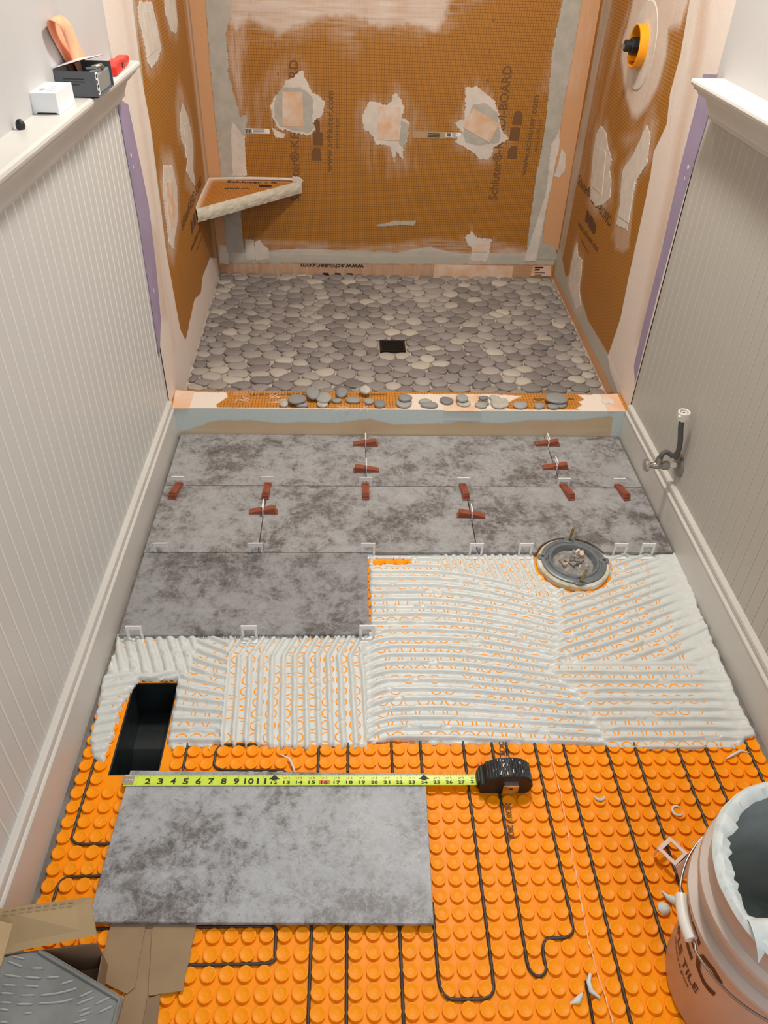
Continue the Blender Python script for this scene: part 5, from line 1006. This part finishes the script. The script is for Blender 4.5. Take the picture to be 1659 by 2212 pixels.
# ---------------------------------------------------------------- loose tile, cardboard strip, tape measure
lt = D['ltile']; tcx, tcy = -.197, -.8245; trz = -.024
o = MB().prism([(-.302, -.150), (.302, -.150), (.302, .150), (-.302, .150)], 0, .0090).build('loose_tile', M['tile'], None, bevel=.0009, seg=1)
o.location = (tcx, tcy, -.0072); o.rotation_euler = (-.012, 0, trz); o.color = (1.14, 1.19, 1.25, 1)  # brighter bluish tint puts the cool daylight sheen into the tile colour
tag(o, 'loose grey stone-look tile lying on the orange mat under the tape', 'tile')
cs = thing('cardboard_strip', (-.39, -1.05, -.0110), 'creased brown cardboard strip sticking out from under the loose tile', 'cardboard')
def card(name, poly, z, m='card', th=.0026, tilt=None, jg=.0015, seed=0):
    mb = MB(); f = (lambda a, b, h: (a+.39, b+1.05, h+(tilt(a, b) if tilt else 0))); mb.prism(jag(poly, .008, jg, seed), z, z+th, f); return mb.build(name, M[m], cs, tri=True)
card('cardboard_core', D['strip3'], .0); 
S1 = D['strip']; card('cardboard_flap', [S1[0], S1[1], (S1[2][0]+.001, S1[2][1]+.010), (S1[2][0]-.010, S1[2][1]), S1[3]], .0028, seed=3)
card('cardboard_flap', D['strip2'], .0028, seed=4)
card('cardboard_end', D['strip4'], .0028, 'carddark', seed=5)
tp = thing('tape_measure', (.267, -.701, -.0108), 'black ribbed tape measure with lime yellow blade pulled across the tile', 'tape measure', -.012)
prof = [(-.050, 0), (-.052, .010), (-.051, .032), (-.042, .034), (-.038, .046), (-.012, .058), (.010, .061), (.036, .056), (.050, .044), (.055, .020), (.050, .004), (.044, 0)]
fT = lambda a, b, h: (a, h, b)
MB().prism(prof, -.023, .023, fT).build('case', M['rubber'], tp, bevel=.003, seg=2)
mb = MB()
def ptop(t):
    q = [(-.037, .0475), (-.012, .0585), (.010, .0615), (.036, .0565), (.0505, .0445), (.0555, .022)]; t = t*(len(q)-1); i = min(int(t), len(q)-2); f = t-i
    return q[i][0]*(1-f)+q[i+1][0]*f, q[i][1]*(1-f)+q[i+1][1]*f
for k in range(24):
    a, b = ptop(k/23.); mb.tube([(a, -.020, b), (a, .0, b+.0012), (a, .020, b)], .0013, 6)
mb.build('grip_ribs', mat('dusty_rubber', (.05, .05, .05), .6, col2=(.012, .012, .012), nscale=70), tp)
mb = MB()
for k in range(26):
    a, b = ptop(random.random()); y_ = random.uniform(-.02, .02); l = random.uniform(.002, .007); mb.tube([(a, y_, b+.0016), (a+.0004, y_+l, b+.0018)], random.uniform(.0004, .0011), 5)
mb.build('thinset_flecks', M['white'], tp)
MB().box((-.006, -.0275, .006), (.026, -.0235, .034)).build('belt_clip', M['chrome'], tp, bevel=.001)
MB().box((-.004, -.0285, .032), (.026, -.0225, .036)).build('clip_bend', M['steel'], tp, bevel=.001)
MB().prism([(.011+.004*math.cos(t), .024+.002*math.sin(t)) for t in np.linspace(0, 2*PI, 10, endpoint=False)], .0276, .0282, lambda a, b, h: (a, -h, b)).build('clip_hole', M['black'], tp)
MB().box((-.056, -.0145, .004), (-.046, .0145, .030)).build('nose', M['rubber'], tp, bevel=.003)
bl = -.7685                                                    # blade end, local x
zb = lambda x: .0142+.0006*(x+.05)/.7
bm2 = MB(); n_ = 5
cols = np.linspace(-.0122, .0122, 7)
vs = []
for x in (bl, -.048): vs += [(x, c, zb(x)-.0008+.9*(c*c)*10*.9) for c in cols]
bm2.add(vs, [(i, i+1, 8+i, 7+i) for i in range(6)]); bm2.build('blade', M['tapeyellow'], tp, smooth=1.)
def fBl(u, v, h=0): return (u, v, zb(u)-.0008+8.1*v*v+.0003+h)
IN = .0254; x0_ = bl
nb, nr = MB(), MB()
for i in range(1, 29):
    s = str(i); xc = x0_+IN*i-.0035
    big = i < 12; w = (.0115 if len(s) < 2 else .019) if big else (.0085 if len(s) < 2 else .0135)
    if i == 1: continue
    if i in (12, 24):
        nb.add([fBl(xc+a, b_, .0002) for a, b_ in ((-.011, .002), (-.005, .002), (-.005, -.001), (.005, -.001), (.005, .002), (.011, .002), (0, .011))], [tuple(range(7))])
        add_text(nb, s, fBl, (xc-w/2, -.0085), (xc+w/2, -.0085), .0055, .0002)
    elif i == 28: add_text(nb, '2', fBl, (xc-w/2, -.0075), (xc, -.0075), .0065, .0002)
    else: add_text(nb, s, fBl, (xc-w/2, -.0085), (xc+w/2, -.0085), .0125 if big else .0068, .0004)
    if i == 16: nr.add([fBl(xc+a, b_, .0001) for a, b_ in ((-.011, -.0095), (.011, -.0095), (.011, -.0005), (-.011, -.0005))], [(0,1,2,3)])
    if i > 12 and i not in (24,): add_text(nr, '%dF %d' % (i//12, i % 12), fBl, (xc-.006, .0025), (xc+.006, .0025), .0035, .0002)
for i in range(16*28):
    u = x0_+IN*i/16; l = .0075 if i % 16 == 0 else .005 if i % 8 == 0 else .0035 if i % 4 == 0 else .002
    if u > -.06 or u < bl+.012: continue
    nb.add([fBl(u+a, b_, .0002) for a, b_ in ((-.00022, .0122-l), (.00022, .0122-l), (.00022, .0121), (-.00022, .0121))], [(0,1,2,3)])
    if i % 16 == 0: nb.add([fBl(u+a, b_, .0002) for a, b_ in ((-.0002, -.0121), (.0002, -.0121), (.0002, -.004), (-.0002, -.004))], [(0,1,2,3)])
tag(nb.build('blade_numbers', M['black'], tp), kind='stuff'); tag(nr.build('blade_red_print', M['redprint'], tp), kind='stuff')
mb = MB(); mb.box((bl-.002, -.0095, zb(bl)), (bl+.020, .0095, zb(bl)+.0014)); mb.box((bl-.003, -.0095, zb(bl)-.004), (bl-.001, .0095, zb(bl)+.0014)); hk = mb.build('end_hook', M['dullmetal'], tp, bevel=.0004)
for k in range(3): MB().prism([(bl+.005+.0055*k+.0014*math.cos(t), .0014*math.sin(t)) for t in np.linspace(0, 2*PI, 8, endpoint=False)], zb(bl)+.0013, zb(bl)+.0019).build('rivet', M['white'], hk)
# ---------------------------------------------------------------- tile box at the lower left
bx = thing('cardboard_box', (-.48, -1.20, -.0110), 'open brown cardboard box with folded back flaps, lower left corner', 'box')
bw = lambda p: (p[0]+.48, p[1]+1.20)
c0 = [(-.601, -1.050), (-.452, -1.034), (-.43, -1.34), (-.60, -1.36)]
ins = lambda p, k: (p[0]+(-.52-p[0])*k, p[1]+(-1.2-p[1])*k)
for i in range(4):
    a, b2 = c0[i], c0[(i+1)%4]; nm = np.array([b2[1]-a[1], a[0]-b2[0]]); nm = nm/np.linalg.norm(nm)*.002
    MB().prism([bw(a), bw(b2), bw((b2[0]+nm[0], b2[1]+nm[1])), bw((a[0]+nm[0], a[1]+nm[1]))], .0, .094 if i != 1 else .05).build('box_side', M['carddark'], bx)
MB().prism([bw(p) for p in c0], 0, .003).build('box_bottom', M['card'], bx)
def slab(name, quad, m, th=.0028):
    P = [Vector((q[0]+.48, q[1]+1.20, q[2]+.011)) for q in quad]; nn = (P[1]-P[0]).cross(P[-1]-P[0]).normalized()
    if nn.z < 0: nn = -nn
    k = len(P); mb = MB(); mb.add([p for p in P]+[p-nn*th for p in P], [tuple(range(k)), tuple(range(2*k-1, k-1, -1))]+[(i, (i+1)%k, k+(i+1)%k, k+i) for i in range(k)])
    return mb.build(name, M[m], bx)
l0, l1 = D['flap2lo']; h0_, h1_ = D['flap2hi']
slab('box_flap', [(l0[0], l0[1], .086), (l1[0], l1[1], .105), (h1_[0], h1_[1], .125), (h0_[0], h0_[1], .125)], 'cardlight')
mb = MB()
for k in range(9): 
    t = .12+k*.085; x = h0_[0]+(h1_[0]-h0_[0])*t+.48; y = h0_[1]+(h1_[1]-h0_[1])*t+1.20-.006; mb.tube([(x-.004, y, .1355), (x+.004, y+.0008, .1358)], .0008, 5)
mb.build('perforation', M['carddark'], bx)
slab('box_flap', [(p[0], p[1], .135) for p in D['flap3']], 'cardlight')
gt = thing('tile_offcut', (-.48, -1.15, .055), 'dark grey tile face down in the cardboard box, combed thinset ridges', 'tile')
P = D['box_tile']; q = [(-.640, -1.062), P[1], P[2], P[3], (-.402, -1.33), (-.62, -1.35)]
zt2 = .085-.055
mb = MB(); mb.prism([(a+.48, b2+1.15) for a, b2 in q], zt2-.010, zt2); mb.build('slab', M['greytile'], gt, bevel=.0012)
mb = MB(); e = [(P[1][0]+.48, P[1][1]+1.15), (P[2][0]+.48, P[2][1]+1.15), (P[3][0]+.48, P[3][1]+1.15), (-.402+.48, -1.33+1.15)]
mb.tube([(a-.004, b2-.004, zt2+.001) for a, b2 in e], .0035, 6); mb.build('raised_lip', M['greytile'], gt)
mb = MB()
for P_ in D['combs']: 
    q_ = [(x+.48, y+1.15, zt2+.0008) for x, y in smooth([tuple(p) for p in P_], 1)]; mb.tube(q_, [.0006]+[.0016]*(len(q_)-2)+[.0006], 5)
tag(mb.build('thinset_ridges', M['combs'], gt), kind='stuff')
MB().prism(jag([(-.075, -.045), (-.045, -.040), (-.040, -.065), (-.070, -.075)], .004, .003, 4), zt2-.001, zt2+.0012).build('thinset_patch', M['rimset'], gt, tri=True)
MB().box((-.06, -.14, -.066), (.03, -.05, zt2-.010)).build('packing', M['carddark'], gt)
# ---------------------------------------------------------------- bucket
bk = thing('bucket', (.622, -1.088, -.0112), 'beige plastic bucket with thinset crusted on its rim and ribs', 'bucket')
def rb(z): return .132+.018*z/.37
mb = MB(); mb.lathe([(0, 0), (.128, 0), (rb(.0), .006), (rb(.25), .25), (.162, .256), (.164, .262), (.1635, .268), (.151, .272), (.1515, .305), (.161, .309), (.1625, .315), (.161, .321), (.151, .325), (.1515, .360), (.154, .364), (.1545, .370), (.152, .372), (.1475, .372)], 64)
mb.build('body', M['bucket'], bk, smooth=.8)
mb = MB(); mb.lathe([(.1475, .3715), (.1440, .34), (.1365, .16), (.1325, .085), (.126, .062), (.07, .055), (0, .052)], 48); mb.build('inside_wall', M['bucketin'], bk, smooth=1.0)
mb = MB(); crumple(mb, .0, .0, .062, .128, .05, 40, 17); mb.build('thinset_residue', M['bucketin'], bk, smooth=1.2)
mb = MB(); n_ = 240; vs = []
for i in range(n_):
    t = 2*PI*i/n_; rnd = float(fbm(np.array([i*.12]), np.array([1.5]), 3, 3)[0]); r2 = float(vn(np.array([i*.45]), np.array([4.]), 6)[0])
    dro = .010+.030*max(0, rnd-.40)+.008*r2; w = .008+.013*rnd+.009*r2
    for a, z in ((.1475-.004-w*.25, .372-dro-.004), (.1475-w*.75, .366+.004*r2), (.146, .3760+.005*r2), (.1525, .3765+.004*rnd), (.1560+.004*rnd, .371), (.1550, .366-.030*max(0, rnd-.42))): vs.append((a*math.cos(t), a*math.sin(t), z))
fs = [(i*6+k, i*6+k+1, ((i+1)%n_)*6+k+1, ((i+1)%n_)*6+k) for i in range(n_) for k in range(5)]
mb.add(vs, fs); mb.build('rim_crust', M['rimset'], bk, smooth=.8)
def fK(u, v, h=0): return None
mb = MB()
def cone_text(mb, s, a0, a1, z0, z1, h, r_off=.0006):
    # written round the wall, reading with the angle running from a0 to a1
    co, fs = text_data(s); bm = bmesh.new(); vv = [bm.verts.new(c) for c in co]
    for f in fs: bm.faces.new([vv[i] for i in f])
    bmesh.ops.triangulate(bm, faces=bm.faces)
    for _ in range(3): bmesh.ops.subdivide_edges(bm, edges=[e for e in bm.edges if e.calc_length() > .10], cuts=1); bmesh.ops.triangulate(bm, faces=bm.faces)
    bm.verts.index_update(); co = np.array([v.co[:] for v in bm.verts]); fs = [tuple(v.index for v in f.verts) for f in bm.faces]; bm.free()
    x = (co[:, 0]-co[:, 0].min())/(co[:, 0].max()-co[:, 0].min()); y = co[:, 1]/.70*h; vs = []
    for xx, yy in zip(x, y): 
        t = a0+(a1-a0)*xx; z = z0+(z1-z0)*xx+yy; r = rb(z)+r_off; vs.append((r*math.cos(t), r*math.sin(t), z))
    mb.add(vs, fs)
cone_text(mb, 'TEC', 2.62, 3.62, .150, .150, .060); mb.build('bucket_brand', M['bucketink'], bk)
mb = MB(); cone_text(mb, 'SIMPLE TILE', 2.50, 3.47, .105, .105, .019); mb.build('bucket_lettering', M['bucketink'], bk)
mb = MB(); cone_text(mb, 'adhesive & grout', 2.8, 3.36, .088, .088, .008); mb.build('bucket_small_print', M['bucketink'], bk)
# bail hangs down on the camera's left
def bail(t):
    a = math.radians(112)+t*math.radians(190); 
    return a
pts = []
for t in np.linspace(0, 1, 72):
    a = math.radians(87)+t*math.radians(180); u = math.sin(PI*t); k = 1 if .415 < t < .565 else 0
    r = .157+.010*u**.5-.004*k; z = .290-.056*u**.7
    pts.append((r*math.cos(a), r*math.sin(a), z))
hd = MB().tube(pts, .0021, 8).build('handle_wire', M['dullmetal'], bk, smooth=.9)
gp = pts[30:40]; q0, q1 = Vector(gp[0]), Vector(gp[-1]); gp = [q0.lerp(q1, k/8) for k in range(9)]
MB().tube([p+Vector((-.004*math.sin(PI*k/8)-.002, 0, 0)) for k, p in enumerate(gp)], [.0095]*9, 14).build('hand_grip', M['pvcwhite'], hd, smooth=.8)
for a in (87, 267):
    a = math.radians(a); MB().lathe([(.011, 0), (.011, .006), (.008, .008), (0, .008)], 16, lambda x, y, z: ((rb(.29)+z+.001)*math.cos(a)-x*math.sin(a), (rb(.29)+z+.001)*math.sin(a)+x*math.cos(a), .296+y)).build('handle_ear', M['bucket'], hd)
sk = thing('stir_paddle', (.622, -1.143, .06), 'brown board with a thinset-crusted top edge standing across the inside of the bucket', 'paddle')
MB().prism([(-.098, .025), (.098, .025), (.126, .300), (-.126, .300)], -.005, .004, lambda a, b2, h: (a, h, b2)).build('board', M['carddark'], sk, bevel=.002)
n_ = 60; gx, gy = np.meshgrid(np.linspace(-.142, .130, n_), np.linspace(-.016, .012, 10), indexing='ij')
wd2 = 1+1.4*np.clip(1-(gx+.142)/.035, 0, 1)*(gy < 0); gz = .306+.009*fbm(gx*50, gy*50, 3, 3)-.016*((gy+.003)/.013)**2
grid_obj('thinset_edge', gx, gy*wd2*(.7+.6*fbm(gx*35, gy*0, 5, 2)), gz, M['rimset'], sk)
# ---------------------------------------------------------------- water supply valve, right wall
sv = thing('supply_valve', (.874, .165, .180), 'metal water stop valve with grey braided hose and white coupling nut on right wall', 'valve')
fe = lambda a, b, h: (-h, a, b)
MB().lathe([(.0, .0), (.034, .0), (.034, .002), (.030, .006), (.016, .010), (.011, .011), (.0, .011)], 32, fe).build('escutcheon', M['dullmetal'], sv, smooth=.7)
MB().lathe([(.0075, .010), (.0075, .034)], 14, fe).build('stub_pipe', M['pvcwhite'], sv, smooth=.9)
MB().lathe([(0, .030), (.0125, .030), (.0130, .034), (.0130, .047), (.0105, .050), (0, .050)], 6, fe).build('compression_nut', M['dullmetal'], sv)
MB().lathe([(0, .050), (.0095, .050), (.0105, .056), (.0105, .070), (.0085, .074), (.0085, .080), (0, .080)], 18, fe).build('valve_body', M['dullmetal'], sv, smooth=.7)
MB().lathe([(0, .080), (.006, .080), (.006, .086), (.016, .087), (.0185, .090), (.0185, .096), (.016, .099), (0, .099)], 24, lambda a, b, h: (-h, a, b*.95)).build('knob', M['chrome'], sv, smooth=.6)
MB().tube([(-.062, 0, .004), (-.062, .001, .016), (-.060, .002, .024)], [.009, .0095, .009], 14).build('outlet_nut', M['dullmetal'], sv, smooth=.7)
hp = [(-.060, .002, .022), (-.057, .004, .036), (-.046, .006, .043), (-.034, .003, .036), (-.026, .0, .030), (-.022, -.004, .040)]
hs = [(-.021, -.006, .030), (-.020, -.010, .050), (-.022, -.010, .080), (-.028, -.006, .110), (-.032, -.002, .132), (-.033, 0, .150)]
def s3(P, it=2):
    P = [Vector(p) for p in P]
    for _ in range(it):
        q = [P[0]]
        for a, b2 in zip(P, P[1:]): q += [a*.75+b2*.25, a*.25+b2*.75]
        P = q+[P[-1]]
    return P
MB().tube(s3(hp+[(-.021, -.010, .050)]), .0068, 12).build('hose_bend', M['hose'], sv, smooth=.9)
MB().tube(s3(hs), .0072, 14).build('braided_hose', M['hose'], sv, smooth=.9)
cn = lambda a, b2, h: (-.033+a, b2, .148+h)
mb = MB(); mb.lathe([(.008, 0), (.013, .002), (.0155, .008), (.0165, .026), (.0150, .028), (.0125, .027), (.0120, .014), (.008, .013)], 24, cn)
for an in (.6, .6+PI): mb.prism([(.0155*math.cos(an-.3), .0155*math.sin(an-.3)), (.024*math.cos(an), .024*math.sin(an)), (.0155*math.cos(an+.3), .0155*math.sin(an+.3))], .012, .020, cn)
nut = mb.build('coupling_nut', M['pvcwhite'], sv, smooth=.6)
MB().lathe([(.0045, .012), (.0045, .024), (.0075, .024), (.0085, .020), (.0085, .012)], 18, cn).build('hose_cone', M['pvcwhite'], nut, smooth=.7)
MB().disc(.0046, .022, 14, cn).build('bore', M['black'], nut)
# ---------------------------------------------------------------- things on the left ledge (top at z = 1.076)
ZL = 1.0762
wb = thing('white_carton', (-.607, .057, ZL), 'small white carton standing on the left ledge, camera end', 'box')
mb = MB(); mb.box((-.0255, -.051, 0), (.0225, .051, .0355)); mb.build('carton_body', M['boxwhite'], wb, bevel=.0008)
mb = MB(); mb.add([(-.020, -.0515, .0006), (.020, -.0515, .0006), (.017, -.0515, .0032), (-.016, -.0515, .0032)], [(0,1,2,3)]); mb.build('open_slot', M['black'], wb)
mb = MB(); Zt = .0360; mb.add([(-.014, -.028, Zt), (-.006, -.028, Zt), (-.006, -.012, Zt), (-.014, -.012, Zt)], [(0,1,2,3)])
for k, (x, l) in enumerate(((.0, .05), (.005, .055), (.009, .03), (.015, .008))): mb.add([(x, -.035, Zt), (x+.0012, -.035, Zt), (x+.0012, -.035+l, Zt), (x, -.035+l, Zt)], [(0,1,2,3)])
mb.build('carton_print', mat('pale_grey_print', (.50, .50, .51), .6), wb)
db = thing('dark_grey_box', (-.594, .219, ZL), 'open dark grey product box with raised flap on the left ledge', 'box')
mb = MB(); X0, X1, Y0, Y1, Hh, t_ = -.039, .043, -.063, .063, .046, .0015
mb.box((X0, Y0, 0), (X1, Y0+t_, Hh)); mb.box((X0, Y1-t_, 0), (X1, Y1, Hh)); mb.box((X0, Y0, 0), (X0+t_, Y1, Hh)); mb.box((X0, Y0, 0), (X1, Y1, t_)); mb.build('carton_body', M['greybox'], db)
MB().add([(X0, Y0, Hh), (X0, Y1, Hh), (X1-.006, Y1, Hh+.012), (X1-.022, Y0+.004, Hh+.019), (X0+.004, Y0, Hh+.004)], [(0,1,2,3,4)]).build('raised_flap', M['blackplastic'], db)
MB().add([(X1-.022, Y0+.004, Hh+.0195), (X0+.004, Y0, Hh+.0045), (X0, Y1, Hh+.0005), (X1-.006, Y1, Hh+.0125)], [(0,1,2,3)]).build('flap_top', M['boxwhite'], db)
MB().box((X1-.030, Y0+.004, .002), (X1-.004, Y1-.004, .036)).build('inner_tray', M['lens'], db, bevel=.002)
mb = MB(); mb.box((X1-.003, Y0+.004, .003), (X1-.0015, Y0+.022, .042)); mb.build('side_label', M['white'], db)
mb = MB()
for k in range(4): mb.box((X1-.0014, Y0+.007+.003*(k % 2), .006+.009*k), (X1-.0010, Y0+.015+.003*(k % 2), .012+.009*k))
for k in range(3): mb.box((X0+.018, Y0-.0004, .022+.005*k), (X0+.018+.03+.012*(k > 0), Y0-.0001, .0232+.005*k))
mb.build('box_print', M['black'], db)
MB().tube([(X1-.030, -.012, .044), (X1-.010, -.010, .046), (X1-.004, .004, .047), (X1-.004, .012, .040)], .0045, 8).build('grey_part', M['chrome'], db, smooth=.8)
rt = thing('red_clamp', (-.583, .455, ZL), 'red plastic tool lying at the far end of the left ledge', 'tool', .06)
fr = lambda a, b2, h: (h, a, b2)
MB().prism([(-.08, .001), (.070, 0), (.088, .004), (.093, .011), (.088, .018), (.070, .020), (.03, .019), (-.01, .025), (-.05, .025), (-.08, .020)], -.012, .012, fr).build('clamp_body', M['red'], rt, bevel=.003)
MB().box((.0115, -.010, .006), (.0126, .004, .016)).build('square_hole', M['black'], rt)
MB().box((-.0125, .018, .001), (.0126, .0195, .0195)).build('groove', M['carddark'], rt)
mb = MB()
for k in range(3): mb.box((.0115, .040+.012*k, .009-.001*k), (.0126, .045+.012*k, .014-.001*k))
mb.build('grip_notches', M['carddark'], rt)
lp = thing('fleece_strip_loop', (-.622, .332, ZL), 'orange membrane strip folded into a loop, leaning on the wall behind the grey box', 'membrane')
path = [(.010, -.004), (.009, .05), (.016, .095), (.020, .120), (.010, .134), (-.004, .130), (-.008, .10), (-.006, .04), (-.006, -.003)]
P3 = s3([(a, 0, b2) for a, b2 in path], 2); vs = []
for i, p in enumerate(P3):
    hgt = p.z/.134; sl = -.155*hgt; wv = .046*(1-.25*hgt)
    for yy in (-wv, 0, wv): vs.append((p.x+(.004*hgt if yy < 0 else 0), yy*1.05+sl+.0, max(p.z, 0)))
mb = MB(); mb.add(vs, [(3*i+k, 3*i+k+1, 3*i+k+4, 3*i+k+3) for i in range(len(P3)-1) for k in (0, 1)]); o = mb.build('strip', M['loop'], lp, smooth=1.2)
so = o.modifiers.new('thick', 'SOLIDIFY'); so.thickness = .0008
nb_ = MB(); nb_.lathe([(0, 0), (.007, 0), (.0085, .004), (.0075, .010), (.004, .015), (0, .016)], 10); o = nb_.build('black_nub', M['rubber'], None, smooth=.8); o.location = (-.618, -.105, ZL); tag(o, 'tiny black rubber nub on the near end of the left ledge', 'nub')
